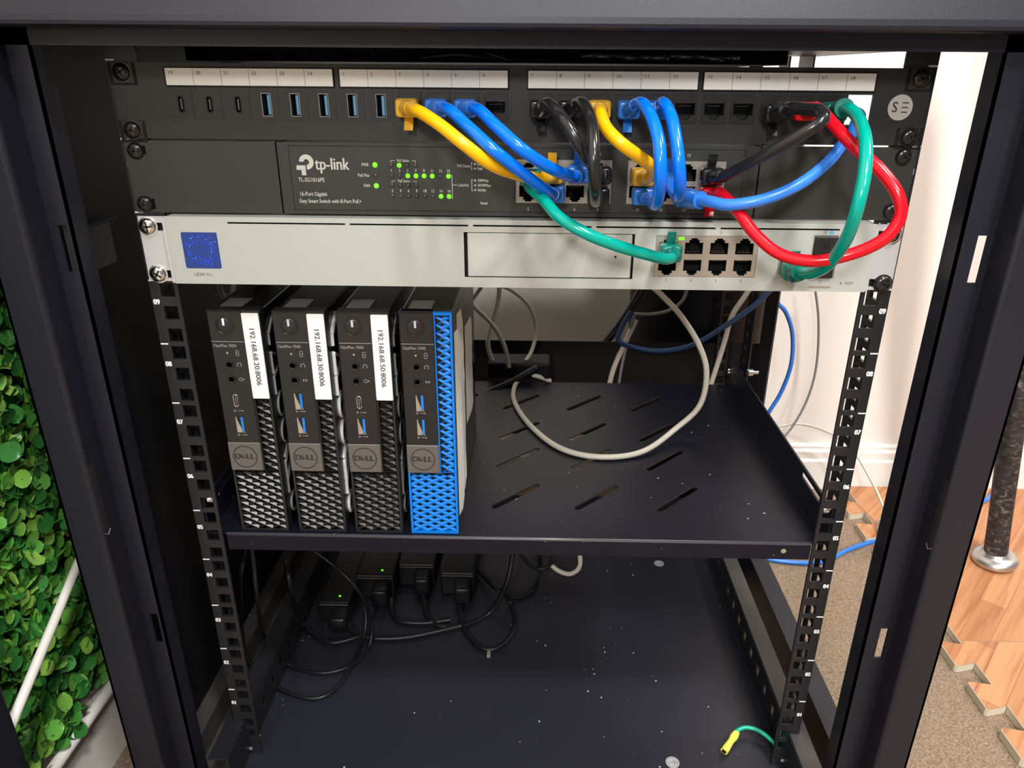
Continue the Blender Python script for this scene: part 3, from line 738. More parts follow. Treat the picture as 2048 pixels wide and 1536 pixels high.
t.text('10', 2.8, 191.0, 438.6, y, 'CENTER', sx=.8); t.text('9', 2.8, 172.2, 407.4, y, 'CENTER', sx=.8); t.text('11', 2.8, 193.2, 407.4, y, 'CENTER', sx=.8)
t.build('port_numbers', M['ink2'], gw); t = MB()
t.text('RESET', 2.5, 208.6, 406.5, y, 'LEFT', sx=.75); t.disc(206.3, 406.5, y - .05, y, .75, 14)
t.build('reset_mark', M['ink2'], gw)
g = MB(); g.disc(195.0, 438.6, GF - .06, GF, 1.35, 16); g.disc(175.3, 407.2, GF - .06, GF, 1.3, 16); g.build('speed_marker', M['usbpale'], gw)
MB().box(186, 200, GF - .06, GF, 403.1, 404.5).build('link_marker', M['port'], gw)
gb = port_block(gw, GX, 87.4, 151.0, 409.6, 435.4, 428.6, 415.8, GF + .3)
MB().box(101.2, 104.6, GF - .1, GF + .6, 432.8, 434.6).build('link_light', M['led'], gb, label='lit green link light')
sf = MB(); sf.plate(165.2, 200.7, 409.8, 436.6, GF + .3, GF + 1.2, [(165.2, 184.4, 423.4, 436.6), (166.6, 178.6, 411.6, 421.2), (185.6, 199.8, 411.0, 435.8)])
sf.build('port_cage', M['port'], gw)
MB().box(165.4, 200.5, GF + 12, GF + 13, 410, 436.5).build('cage_interior', M['dark'], gw)
for z0 in (424.9, 410.2):
    dpl = MB().rbox(185.8, 199.7, GF - 1.6, GF + 6, z0, z0 + 11.2, 0.6).build('dust_plug', M['jack'], gw)
    u_ = MB(); cx, cz = 192.7, z0 + 6.2
    u_.ring(cx, cz - .6, GF - 1.75, GF - 1.6, 1.1, 1.6, 16, math.pi, 2 * math.pi); u_.box(cx - 1.6, cx - 1.1, GF - 1.75, GF - 1.6, cz - .6, cz + 1.4); u_.box(cx + 1.1, cx + 1.6, GF - 1.75, GF - 1.6, cz - .6, cz + 1.4)
    u_.build('embossed_mark', M['dark'], dpl)
for sgn in (-1, 1):
    q = MB(); xi, xo = (222.2, 241.8) if sgn > 0 else (-221.0, -241.2)
    a, c = min(xi, xo), max(xi, xo)
    hs = [(x0, x1, zc - 2.6, zc + 2.6) for x0, x1 in [((226.6, 236) if sgn > 0 else (-236, -225.9))] for zc in (436.0, 405.2)]
    pts = rrect(a, c, 400.6, 442.6, 2.0, 3)
    q.plate(a, c, 400.6, 442.6, -3.2, -1.2, hs)
    q.box(min(xi, xi + sgn * 2.6), max(xi, xi + sgn * 2.6), -8.0, -3.0, 400.8, 442.4)
    q.build('rack_ear', M['ear'], gw)
    MB().box(a + 2, c - 2, -1.2, -0.6, 401, 442).build('ear_backing', M['dark'], gw)
for x, z, m, l in ((-235.2, 436.3, 'chrome', 'shiny zinc screw'), (-234.3, 405.4, 'chrome', 'shiny zinc screw'), (235.3, 436.2, 'chrome', 'shiny zinc screw'), (235.8, 404.8, 'bscrew', 'black screw')):
    o = screw(gw, x, z, -3.2, 5.3, m, rot=x % 1.3); o['label'] = l

# ------------------------------------------------------------------ shelf
sh = thing('rack_shelf', 'black vented steel rack shelf carrying the mini computers', 'rack shelf', (0, 150, 187))
ZS = 201.8
q = MB()
# top plate with slanted slots: built as strips between slot rows
slot = []
for yy in (45, 112.3, 169.2, 239): pass
rows_y = (45.0, 112.0, 169.0, 238.5); cols_x = (-154.0, -86.2, -18.7, 48.9, 116.2)
bm = bmesh.new()
def slanted(x, y):
    w = 3.0; dx, dy = 34, 34; n_ = Vector((-dy, dx)).normalized() * w; P = []
    for (px, py, a0) in ((x, y, 135), (x + dx, y + dy, -45)):
        for k in range(5):
            a = math.radians(a0 + 45 * k); P.append((px + w * math.cos(a), py + w * math.sin(a)))
    return P
# exact plate with slots via triangulated fill of edges
loops = [[(-236, 2), (236, 2), (236, 312), (-236, 312)]] + [slanted(x, y) for y in rows_y for x in cols_x]
edges = []
for L in loops:
    vs = [bm.verts.new((p[0], p[1], 0)) for p in L]
    edges += [bm.edges.new((vs[i], vs[(i + 1) % len(vs)])) for i in range(len(vs))]
bmesh.ops.triangle_fill(bm, use_beauty=True, use_dissolve=False, edges=edges)
bm.verts.ensure_lookup_table()
ext = [v.co.copy() for v in bm.verts]; nv = len(ext)
fcs = [tuple(v.index for v in f.verts) for f in bm.faces]
bnd = [tuple(v.index for v in e.verts) for e in bm.edges if len(e.link_faces) == 1]
bm.free()
q.add([(p.x, p.y, ZS) for p in ext] + [(p.x, p.y, ZS - 1.5) for p in ext], fcs + [tuple(i + nv for i in f[::-1]) for f in fcs] + [(a, c, c + nv, a + nv) for a, c in bnd])
q.build('shelf_plate', M['shelf'], sh)
q = MB(); hl = [(213.6, 216.4, 193.2, 196)]
q.plate(-222, 224, 187.2, ZS - .2, 0.6, 2.2, [])
q.build('front_lip', M['shelf'], sh)
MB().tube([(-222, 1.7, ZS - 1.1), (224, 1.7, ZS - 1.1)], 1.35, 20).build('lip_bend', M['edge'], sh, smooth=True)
for sgn in (-1, 1):
    MB().lathe((sgn * 236.0, 8, 228.3), [(-6, 3.6), (-4.5, 4.2), (-2, 4.2), (-1.9, 2.4), (10, 2.4)] if sgn > 0 else [(-10, 2.4), (1.9, 2.4), (2, 4.2), (4.5, 4.2), (6, 3.6)], 'x', 16).build('front_bolt', M['chrome'], sh, smooth=True, auto=40)
p = at(505, 1085, 0.5); MB().lathe((p[0], 0.5, p[2]), [(0, 2.0), (-.15, 2.0)], 'y', 20).build('lip_hole', M['groove'], sh)
p = at(1567, 1102, 0.5); MB().lathe((p[0], 0.5, p[2]), [(0, 2.0), (-.15, 2.0)], 'y', 20).build('lip_rivet', M['port'], sh, label='bare metal rivet')
for sgn in (-1, 1):
    q = MB(); q.plate(2, 312, ZS - 1.4, 231, sgn * 236 - .8, sgn * 236 + .8, [(27, 70, 221.5, 226.5), (262, 300, 219.5, 221)], swap='x')
    q.build('side_flange', M['shelf'], sh)
    for x in (sgn * 236, sgn * 258):
        MB().lathe((x, 316, 216), [(-4, 3.6), (-2.5, 4.4), (2.5, 4.4), (3, 2.2), (9, 2.2)], 'x', 14).build('rear_bolt', M['chrome'], sh)

# ------------------------------------------------------------------ mini computers
PCY = 5.0
def mini_pc(x0, model, label, blue=False, tape=None, letters=False, paper=False):
    pc = thing('mini_computer', label, 'computer', (x0 + 18, PCY + 90, ZS), 'mini computers standing on the rack shelf')
    z0 = ZS + .3; Y = PCY; W = 36.0; H = 176.6
    MB().rbox(x0 + .6, x0 + W - .6, Y + 9, Y + 178, z0 + .4, z0 + H - .6, 1.0).build('case', M['pcsteel'], pc)
    gm = M['pcblue'] if blue else M['pcmesh']
    ioW = 23.6; ioZ = z0 + 53.6     # badge bottom
    # bezel rim
    q = MB(); q.plate(x0, x0 + W, z0, z0 + H, Y, Y + 9, [(x0 + 1.6, x0 + W - 1.6, z0 + 1.8, ioZ - .6), (x0 + ioW + .9, x0 + W - 1.6, z0 + 1.8, z0 + H - 1.8)])
    q.build('bezel', M['pcblue'] if blue else M['pcblack'], pc)
    if blue:
        MB().rbox(x0 - .2, x0 + ioW, Y - .5, Y + 8, ioZ, z0 + H + .2, .6, 1).build('bezel_side', M['pcblack'], pc)
        MB().rbox(x0 + 1, x0 + W + .1, Y + 3, Y + 9.2, z0 + .3, z0 + H + .2, .5, 1).build('bezel_back', M['pcblack'], pc)
    # grille
    g = MB(); w, h = 10.8, 5.72
    def cells(xa, xb, za, zb):
        for j in range(0, 70):
            zc = z0 + 1.8 + j * h / 2
            for i in range(-1, 5):
                xc = x0 + 1.8 + (i + (0.5 if j % 2 == 0 else 0.0)) * w
                if xc < xa - .1 or xc > xb + .1 or zc < za - .1 or zc > zb + .1: continue
                cl = lambda x, z: (min(max(x, xa), xb), min(max(z, za), zb))
                O = [(xc - w / 2, zc), (xc, zc - h / 2), (xc + w / 2, zc), (xc, zc + h / 2)]
                dd = 0.9 if blue else 2.0
                I = [(xc - 2.4, zc + .1), (xc, zc - 1.1), (xc + 2.4, zc + .1), (xc, zc + 1.2)]
                vs = []
                for a in O: c = cl(*a); vs.append((c[0], Y + .5, c[1]))
                for a in I: c = cl(*a); vs.append((c[0], Y + .5 + dd, c[1]))
                g.add(vs, [(k, (k + 1) % 4, (k + 1) % 4 + 4, k + 4) for k in range(4)])
    cells(x0 + 1.8, x0 + W - 1.8, z0 + 1.8, ioZ - .6)
    cells(x0 + ioW + 1.0, x0 + W - 1.8, ioZ - .6, z0 + H - 2)
    g.build('grille', gm, pc)
    MB().box(x0 + 1.6, x0 + W - 1.6, Y + 4.6, Y + 5, z0 + 1.6, z0 + H - 1.6).build('grille_backing', M['groove'], pc)
    # port panel
    zb = ioZ + 23.0        # badge top
    io = MB().rbox(x0 + .3, x0 + ioW, Y - 1.2, Y + 3, zb, z0 + H - .4, .5, 1).build('port_panel', M['pcblack'], pc)
    MB().box(x0 + .8, x0 + ioW - .4, Y - 1.35, Y - 1.2, z0 + H - 22.4, z0 + H - 22.0).build('divider', M['print2'], io)
    t = MB(); y = Y - 1.25
    t.text('OptiPlex ' + model, 3.0, x0 + 1.6, z0 + H - 25.3, y, 'LEFT', sx=.80)
    t.build('model_lettering', M['print2'], io)
    # power button
    zc = z0 + H - 10.6; xc = x0 + 11.2
    pb = MB().lathe((xc, Y - 1.2, zc), [(0, 6.3), (-.5, 6.3), (-.5, 5.7), (-.25, 5.5), (-.6, 4.6), (-.7, 3)], 'y', 32).build('power_button', M['pcblack'], pc, smooth=True, auto=35)
    MB().ring(xc, zc, Y - 1.85, Y - 1.55, 5.9, 6.25, 36).build('button_ring', M['bscrew'], pb)
    MB().box(xc - .75, xc + .75, Y - 2.15, Y - 1.8, zc + .3, zc + 5.2).build('power_light', mat('power_light_%s' % model, (0.5, 0.5, 0.55, 1), .4, emit=(0.8, 0.8, 1, 1), estr=0.35 if x0 < -200 else 0.0), pb)
    # indicator and symbols
    t = MB(); zz = z0 + H - 30.6
    MB().disc(x0 + 10.4, zz, Y - 1.3, Y - 1.2, .8, 12).build('drive_light', M['print2'], io)
    t.ring(x0 + 17.4, zz + 1, y - .08, y, .9, 1.25, 14); t.ring(x0 + 17.4, zz - 1, y - .08, y, .9, 1.25, 14, math.pi, 2 * math.pi); t.box(x0 + 16.2, x0 + 16.5, y - .08, y, zz - 1, zz + 1); t.box(x0 + 18.3, x0 + 18.6, y - .08, y, zz - 1, zz + 1)
    z1 = z0 + H - 39.2; z2 = z0 + H - 50.2
    for zc in (z1, z2):
        j = MB().lathe((x0 + 10.6, Y - 1.2, zc), [(0, 3.1), (-.9, 3.0), (-1.0, 2.6), (-.7, 1.9), (2.0, 1.8)], 'y', 24).build('audio_jack', M['bscrew'], pc, smooth=True, auto=40)
        MB().disc(x0 + 10.6, zc, Y - 1.0, Y - .8, 1.75, 18).build('jack_opening', M['groove'], j)
    t.ring(x0 + 17.6, z1, y - .08, y, 1.2, 1.6, 18, -0.5, math.pi + .5); t.disc(x0 + 16.3, z1 - .7, y - .08, y, .5, 8); t.disc(x0 + 18.9, z1 - .7, y - .08, y, .5, 8)
    if model == '7050':
        t.ring(x0 + 17.2, z2, y - .08, y, 1.0, 1.35, 18); t.prism([(x0 + 18.2, z2 - .9), (x0 + 20.2, z2), (x0 + 18.2, z2 + .9)], y - .08, y)
    else:
        t.prism([(x0 + 16.0, z2), (x0 + 17.4, z2 - 1), (x0 + 17.4, z2 + 1)], y - .08, y); t.prism([(x0 + 18.4, z2 - 1), (x0 + 19.8, z2), (x0 + 18.4, z2 + 1)], y - .08, y)
    zu1 = z0 + H - 66.6; zu2 = z0 + H - 85.6
    for zc, n_ in ((zu1 - 7.9 if model == '7040' else zu1 - 8.0, 'SS'), (zu2 - 8.3, 'SS')):
        t.text('SS', 2.0, x0 + 8.6, zc, y, 'LEFT', sx=.8, bold=.02); t.box(x0 + 11.4, x0 + 14.6, y - .08, y, zc - .1, zc + .25); t.prism([(x0 + 14.6, zc - .5), (x0 + 15.8, zc + .1), (x0 + 14.6, zc + .7)], y - .08, y)
    t.build('port_symbols', M['print2'], io)
    def usb_a(zc):
        k = MB().box(x0 + 8.8, x0 + 14.6, Y - 1.3, Y - 1.2, zc - 6.3, zc + 6.3).build('usb_port', M['groove'], pc)
        MB().prism([(x0 + 8.9, zc - 6.2), (x0 + 12.6, zc - 6.2), (x0 + 12.4, zc - 3.6), (x0 + 9.8, zc + 4.2), (x0 + 9.6, zc + 6.2), (x0 + 8.9, zc + 6.2)], Y - 1.42, Y - 1.3).build('usb_shell', M['port'], k)
        MB().box(x0 + 12.0, x0 + 14.5, Y - 1.42, Y - 1.3, zc - 6.2, zc - 5.6).build('usb_shell_edge', M['port'], k)
        MB().rbox(x0 + 12.5, x0 + 14.3, Y - 1.6, Y - 1.28, zc - 5.2, zc + 6.0, .14, 1).build('tongue', M['usbblue'], k)
    usb_a(zu2)
    if model == '7040': usb_a(zu1)
    else:
        pts = []
        for k in range(24):
            a = 2 * math.pi * k / 24; pts.append((x0 + 11.2 + 1.5 * math.cos(a), Y - 1.4, zu1 + 3.1 * (1 if math.sin(a) > 0 else -1) + 1.5 * math.sin(a)))
        pts += pts[:1]; c = MB(); c.tube(pts, .35, 8); u = c.build('usb_c_port', M['port'], pc, smooth=True)
        MB().prism(rrect(x0 + 9.9, x0 + 12.5, zu1 - 4.4, zu1 + 4.4, 1.2, 4), Y - 1.3, Y - 1.2).build('port_opening', M['groove'], u)
        MB().box(x0 + 10.9, x0 + 11.5, Y - 1.4, Y - 1.3, zu1 - 3.2, zu1 + 3.2).build('tongue', M['ink2'], u)
    # badge
    bd = MB().rbox(x0 + .1, x0 + ioW + .2, Y - 1.8, Y + 3, ioZ, zb, .5, 1).build('maker_badge', M['badge'], pc)
    t = MB(); bx, bz = x0 + 11.8, (ioZ + zb) / 2
    t.ring(bx, bz, Y - 1.95, Y - 1.8, 8.3, 9.0, 48)
    t.text('D', 6.2, bx - 5.4, bz + .1, Y - 1.85, 'CENTER', bold=.05, sx=.9); t.text('E', 5.2, bx - 1.7, bz + .1, Y - 1.85, 'CENTER', bold=.05, rot=math.radians(38)); t.text('L', 6.2, bx + 2.2, bz + .1, Y - 1.85, 'CENTER', bold=.05); t.text('L', 6.2, bx + 5.5, bz + .1, Y - 1.85, 'CENTER', bold=.05)
    t.build('badge_lettering', M['ink'], bd)
    # top label
    MB().box(x0 + 5, x0 + 21, Y + 10, Y + 30, z0 + H - .6, z0 + H - .2).build('top_label', M['print2'], pc)
    if tape:
        tp = MB(); tp.rbox(x0 + 23.7, x0 + W - .4, Y - 1.6, Y - .1, z0 + H - 65, z0 + H - 1.6, .5, 1)
        tp = tp.build('address_label', M['tape'], pc, label='white tape label with black numbers')
        t = MB(); t.text(tape, 5.0, x0 + 29.8, z0 + H - 33.0, Y - 1.7, 'CENTER', rot=-math.pi / 2, sx=.97, bold=.004); t.build('address_text', M['ink'], tp)
    if letters:
        # chunky raised outlines down the right-hand side
        L = MB(); xs = x0 + W - .6
        def ringx(yc, zc, ry, rz, th=1.6):
            n_ = 22; yc = 10 + (yc - 24) * .9; pts = [(xs + 1.0, Y + yc + ry * .9 * math.cos(2 * math.pi * k / n_), zc + rz * math.sin(2 * math.pi * k / n_)) for k in range(n_)] ; L.tube(pts + pts[:1], th * letters, 6)
        def bar(ya, za, yb, zb2, th=1.7): L.tube([(xs + 1.0, Y + 10 + (ya - 24) * .9, za), (xs + 1.0, Y + 10 + (yb - 24) * .9, zb2)], th * letters, 6)
        T = z0 + H
        bar(24, T - 20, 40, T - 8); bar(24, T - 20, 24, T - 28); bar(24, T - 34, 24, T - 50); bar(24, T - 34, 44, T - 42); bar(24, T - 52, 24, T - 66); bar(24, T - 52, 44, T - 46)
        ringx(34, T - 77, 9, 9.5); ringx(34, T - 99, 9, 9.5); bar(24, T - 118, 42, T - 104); bar(24, T - 122, 42, T - 110); bar(24, T - 122, 24, T - 136); bar(24, T - 138, 40, T - 122); bar(24, T - 138, 24, T - 148); ringx(34, T - 160, 9, 8)
        L.build('raised_side_marks', M['white'] if letters > .9 else M['print2'], pc)
    if paper:
        for (ya, yb, za, zb2) in ((18, 32, 8, 158), (36, 54, 14, 166), (92, 124, 52, 138)):
            L = MB(); xs = x0 + W - .4; n_ = 14; vs = []; rnd = random.Random(ya)
            for k in range(n_ + 1):
                z = z0 + za + (zb2 - za) * k / n_; o_ = 0.35 + 0.5 * rnd.random()
                rg = rnd.uniform(0, 1.2) + (3 if k in (0, n_) else 0); vs += [(xs + .25, ya, z), (xs + 2.6 + o_ - rg * .3, yb - rg, z), (xs + 2.4 + o_ - rg * .3, yb + .2 - rg, z), (xs, ya + .2, z)]
            fs = [(4 * k + a, 4 * k + (a + 1) % 4, 4 * k + 4 + (a + 1) % 4, 4 * k + 4 + a) for k in range(n_) for a in range(4)] + [(0, 1, 2, 3), (4 * n_ + 3, 4 * n_ + 2, 4 * n_ + 1, 4 * n_)]
            L.add(vs, fs); L.build('side_label', M['paper'], pc, label='white paper label with a lifted edge')
    return pc
mini_pc(-211.0, '7050', 'black mini computer with white tape label 192.168.68.20:8006, nearest the left rail', tape='192.168.68.20:8006', letters=.6)
mini_pc(-166.5, '7040', 'black mini computer with white tape label 192.168.68.30:8006', tape='192.168.68.30:8006', letters=1.0)
mini_pc(-123.0, '7050', 'black mini computer with white tape label 192.168.68.50:8006', tape='192.168.68.50:8006', letters=.45)
mini_pc(-80.2, '7040', 'mini computer with bright blue front grille and no tape label', blue=True, paper=True)

# ------------------------------------------------------------------ patch cables
def boot_and_cable(label, m, mboot, A, B, pts, r=3.35, ribA=0, ribB=0, group='coloured network patch cables'):
    """A, B = (x, z, face y, tab direction, clear) of the two sockets, or None for a plain end"""
    t = thing('patch_cable', label, 'network cable', (pts[len(pts) // 2]), group)
    path = []
    if A: path += [(A[0], A[2] - 6, A[1]), (A[0], A[2] - 13, A[1])]
    path += list(pts)
    if B: path += [(B[0], B[2] - 13, B[1]), (B[0], B[2] - 6, B[1])]
    sp = spline(path)
    MB().tube(sp, r, 16).build('cable_jacket', M[m], t, smooth=True, auto=60)
    for E, seq, rib in ((A, sp, ribA), (B, sp[::-1], ribB)):
        if not E: continue
        x, z, y, tab = E[:4]
        MB().rbox(x - 5.2, x + 5.2, y - 1.5, y + 5, z - 3.2, z + 2.4, .5, 1).build('plug', M['port'], t)
        MB().rbox(x - 6.6, x + 6.6, y - 13, y - 1.2, z - 5.2, z + 5.2, 2.0, 3).build('plug_boot', M[mboot], t, smooth=True, auto=60)
        # strain relief following the cable
        acc = 0; cut_ = [seq[0]]; 
        for a, b3 in zip(seq[:-1], seq[1:]):
            acc += (b3 - a).length; cut_.append(b3)
            if acc > (22 if rib else 17): break
        n_ = len(cut_); rad = []
        for i in range(n_):
            f = i / (n_ - 1); rr = (5.6 if rib else 5.0) - (1.0 if rib else 1.2) * f
            if rib and i % 2: rr += .7
            rad.append(rr)
        MB().tube(cut_, 5, 16, rad=rad).build('strain_relief', M[mboot], t, smooth=True, auto=50)
        if tab:
            P = [(y - 2, z + tab * 4.0), (y - 4, z + tab * 4.0), (y - 8.5, z + tab * 12.5), (y - 7.3, z + tab * 12.8)]
            MB().prism_x(P, x - 2.6, x + 2.6).build('release_tab', M[mboot], t)
    return t
def PA(i): return KX[i]
def px(*L): return [at(*p) for p in L]
KZr = KZ - .6
boot_and_cable('yellow patch cable running down left from panel port 3 to the switch', 'yellow', 'yellow2', (PA(8), KZr, PF, -1), (B1X[1], TZ - .5, SF, 1),
    px((836, 222, -38), (880, 250, -55), (930, 290, -62), (985, 330, -58), (1040, 350, -42), (1085, 358, -26)), r=3.5)
boot_and_cable('blue patch cable from panel port 4 dropping to the lower switch row', 'blue', 'blue3', (PA(9), KZr, PF, 0), (B1X[1] + 1.5, BZ + .6, SF, 0),
    px((895, 218, -34), (935, 252, -52), (985, 298, -62), (1035, 338, -58), (1082, 374, -44), (1106, 388, -26)))
boot_and_cable('blue patch cable from panel port 5 to the upper switch row', 'blue', 'blue3', (PA(10), KZr, PF, 0), (B1X[2] + 1.2, TZ + .2, SF, 1),
    px((955, 218, -34), (990, 250, -52), (1040, 295, -62), (1090, 330, -56), (1130, 349, -42), (1152, 354, -28)))
boot_and_cable('glossy black patch cable from panel port 7', 'black', 'black', (PA(12), KZr, PF, -1), (B1X[3], TZ - .5, SF, 0),
    px((1096, 208, -36), (1126, 238, -56), (1156, 285, -62), (1176, 320, -56), (1196, 345, -36)))
boot_and_cable('glossy black patch cable from panel port 8 hanging down in front of its neighbour', 'black', 'black', (PA(13), KZr, PF, -1), (B1X[3] - .6, BZ - .4, SF, 0),
    px((1162, 206, -34), (1180, 235, -56), (1186, 280, -70), (1188, 330, -76), (1190, 375, -70), (1191, 402, -52), (1196, 398, -30)))
boot_and_cable('yellow patch cable from panel port 9, short', 'yellow', 'yellow2', (PA(14), KZr, PF, 0), (B2X[0] + 1.0, TZ - 1.2, SF, 0),
    px((1200, 222, -34), (1212, 255, -52), (1240, 285, -62), (1276, 312, -58), (1306, 336, -46), (1300, 352, -30)), r=3.5)
boot_and_cable('blue patch cable from panel port 10 looping to the lower switch row', 'blue', 'blueclear', (PA(15), KZr, PF, -1), (B2X[0] + 2.0, BZ - .2, SF, 0),
    px((1282, 206, -36), (1302, 232, -58), (1317, 280, -72), (1321, 330, -78), (1320, 375, -74), (1312, 408, -58), (1298, 400, -34)))
boot_and_cable('blue patch cable from panel port 11, right of the two that hang straight down', 'blue', 'blueclear', (PA(16), KZr, PF, 0), (B2X[1] + 3.0, TZ - 3.5, SF, 1),
    px((1326, 206, -36), (1342, 232, -56), (1352, 280, -68), (1358, 330, -74), (1360, 372, -70), (1356, 393, -56), (1343, 375, -34)))
boot_and_cable('black patch cable from panel port 15 crossing down left to the switch', 'black', 'black', (PA(20), KZr - 1, PF, -1), (B2X[3] - 1.5, TZ - .5, SF, 1),
    px((1580, 216, -34), (1612, 219, -46), (1640, 222, -58), (1646, 240, -66), (1610, 264, -66), (1560, 292, -60), (1500, 325, -48), (1452, 350, -32)), ribA=1)
boot_and_cable('soft blue patch cable with ribbed boot curving right and up behind the red one', 'blue3', 'blueclear', None, (B2X[2] - 1.5, BZ - .8, SF, 0),
    [(202.5, 12, 508.5), (202.3, -4, 506.5)] + px((1712, 246, -14), (1703, 268, -20), (1684, 290, -26), (1655, 325, -36), (1600, 368, -46), (1530, 398, -50), (1460, 410, -46), (1415, 402, -36)), ribB=1)
boot_and_cable('red patch cable swinging wide right to the rail and back under the switch', 'red', 'red', (PA(21), KZr, PF, 0), (B2X[3] - .5, BZ + .6, SF, -1),
    px((1636, 218, -30), (1664, 246, -42), (1710, 295, -58), (1760, 340, -70), (1796, 390, -78), (1800, 435, -80), (1768, 478, -80), (1704, 508, -76), (1628, 522, -72), (1560, 508, -64), (1510, 468, -54), (1472, 418, -42), (1442, 388, -28)))
boot_and_cable('green patch cable from panel port 17 hanging down to the gateway', 'green', 'green2', (PA(22), KZr, PF, 0), (172.4, 415.8, GF, 1),
    px((1692, 216, -34), (1714, 232, -50), (1730, 275, -76), (1730, 340, -92), (1716, 410, -98), (1694, 475, -90), (1658, 528, -70), (1622, 547, -50), (1594, 543, -32)), ribA=1, ribB=1)
boot_and_cable('green patch cable from the first switch port down to the gateway', 'green', 'green2', (B1X[0] + 1.5, TZ - 2.0, SF, 0), (GX[0], 426.5, GF, 1),
    px((1062, 376, -28), (1086, 398, -42), (1118, 434, -56), (1170, 466, -62), (1230, 490, -60), (1290, 508, -52), (1335, 518, -38), (1349, 508, -28)))

# ------------------------------------------------------------------ loose cables behind and below
def cable(name, label, cat, m, pts, r, group=None, seg=10):
    sp = spline(pts, 4.0)
    o = MB().tube(sp, r, seg).build(name, M[m], None, smooth=True, auto=60)
    o['label'] = label; o['category'] = cat
    if group: o['group'] = group
    return o
ZW = ZS + 2.9
cable('white_cable', 'off-white cable looping down onto the shelf plate and back up', 'cable', 'beige',
    px((1290, 560, 215), (1325, 592, 210), (1362, 632, 205), (1398, 690, 200), (1413, 745, 190)) + [atz(1400, 810, 235), (150, 172, 214), atz(1285, 903, 206), atz(1200, 914, ZW), atz(1120, 896, ZW), atz(1060, 850, ZW), atz(1028, 800, ZW), atz(1033, 765, ZW), atz(1055, 750, ZW + 2), (18, 318, ZW + 1), (30, 330, 196)], 2.7)
cable('white_cable', 'off-white cable right of the blue computer, crossing over its neighbour', 'cable', 'beige', px((932, 592, 330), (950, 615, 330), (985, 650, 325), (1008, 690, 320), (1018, 735, 318)), 2.6)
cable('white_cable', 'off-white cable hanging nearest the blue computer, bowed left', 'cable', 'beige', px((1000, 560, 350), (996, 600, 350), (984, 645, 345), (976, 690, 335), (990, 736, 325)), 2.8)
cable('white_cable', 'off-white cable arching right, ending at the black adapter behind the shelf', 'cable', 'beige', px((985, 565, 350), (1025, 582, 350), (1060, 615, 345), (1072, 660, 340), (1064, 700, 335), (1050, 724, 330)), 2.2)
cable('white_cable', 'thin off-white cable slanting up behind the gateway', 'cable', 'greyc', px((942, 602, 340), (955, 585, 345), (972, 560, 350)), 2.2)
cable('black_cable', 'thick black cable arcing down behind the shelf beside the black bin', 'cable', 'cord', px((1292, 560, 395), (1268, 605, 395), (1235, 655, 392), (1198, 705, 390), (1186, 765, 388), (1188, 810, 386)), 5.0)
cable('white_cable', 'cream cable dropping behind the shelf edge, left of the bin', 'cable', 'beige', px((1272, 640, 380), (1250, 685, 378), (1228, 735, 374), (1216, 780, 370)), 3.4)
cable('white_cable', 'thin grey cable beside the cream one behind the shelf', 'cable', 'greyc', px((1268, 632, 378), (1256, 680, 378), (1244, 730, 374), (1236, 780, 370)), 1.9)
cable('white_cable', 'grey cable with a tie, curving across above the bin front', 'cable', 'greyc', px((1378, 565, 360), (1366, 600, 362), (1340, 620, 366), (1305, 628, 370), (1268, 628, 374)), 2.0)
cable('blue_cable', 'dark blue cable sagging across behind the shelf', 'cable', 'navy', px((1262, 622, 372), (1244, 655, 368), (1236, 680, 362), (1262, 693, 352), (1320, 702, 340), (1385, 690, 328), (1450, 652, 320), (1510, 610, 315), (1550, 570, 310)), 3.0)
cable('white_cable', 'cream cable running down in front of the right rear rail', 'cable', 'beige', px((1512, 560, 325), (1490, 592, 326), (1464, 632, 328), (1450, 680, 330), (1436, 725, 332), (1418, 780, 334)), 3.0)
cable('blue_cable', 'bright blue cable bowing outside the right rear post', 'cable', 'blue3', [(303.5, 402, 330)] + px((1548, 590, 410), (1572, 625, 420), (1585, 670, 430), (1582, 730, 440), (1562, 785, 450), (1535, 830, 455), (1500, 900, 460)), 2.8)
cable('grey_cable', 'thin grey cable hanging along the wall right of the rear post', 'cable', 'greyc', px((1628, 560, 560), (1637, 640, 560), (1633, 730, 555), (1614, 800, 545), (1580, 860, 535), (1540, 900, 525)), 1.8)
cable('white_cable', 'thin white cable arching over the baseboard to the floor plug', 'cable', 'beige', [at(1540, 856, 560), at(1600, 848, 560), at(1660, 866, 556), at(1705, 900, 540), at(1742, 960, 505), at(1765, 1010, 470), at(1772, 1040, 445)], 2.0)
cable('blue_cable', 'bright blue cable lying on the carpet past the foam mat', 'cable', 'blue3', [atz(1490, 1106, -96), atz(1560, 1122, -96), atz(1640, 1124, -96), atz(1700, 1098, -96), atz(1760, 1078, -96), atz(1800, 1066, -84), atz(1960, 1006, -84), atz(1990, 980, -85)], 3.2)
pg = thing('power_plug', 'white plug at the end of the thin white cable on the floor', 'plug', atz(1775, 1075, -88))
p = atz(1772, 1072, -88)
MB().rbox(p[0] - 9, p[0] + 9, p[1] - 16, p[1] + 16, -88, -66, 3).build('plug_body', M['trim'], pg, smooth=True, auto=60)
MB().lathe((p[0], p[1] + 8, -68), [(0, 7), (14, 5.5), (30, 3)], 'z', 12).build('cord_relief', M['trim'], pg, smooth=True)
# black adapter behind shelf
ad = thing('power_adapter', 'black cable adapter with plugged white leads behind the blue computer', 'adapter', (-10, 320, 205))
MB().rbox(-42, 30, 318, 352, ZS + .5, 222, 3).build('adapter_body', M['dark'], ad)
MB().tube(spline(px((1075, 735, 315), (1020, 765, 300), (950, 795, 280)) , 4), 4, 8).build('adapter_lead', M['cord'], ad, smooth=True)

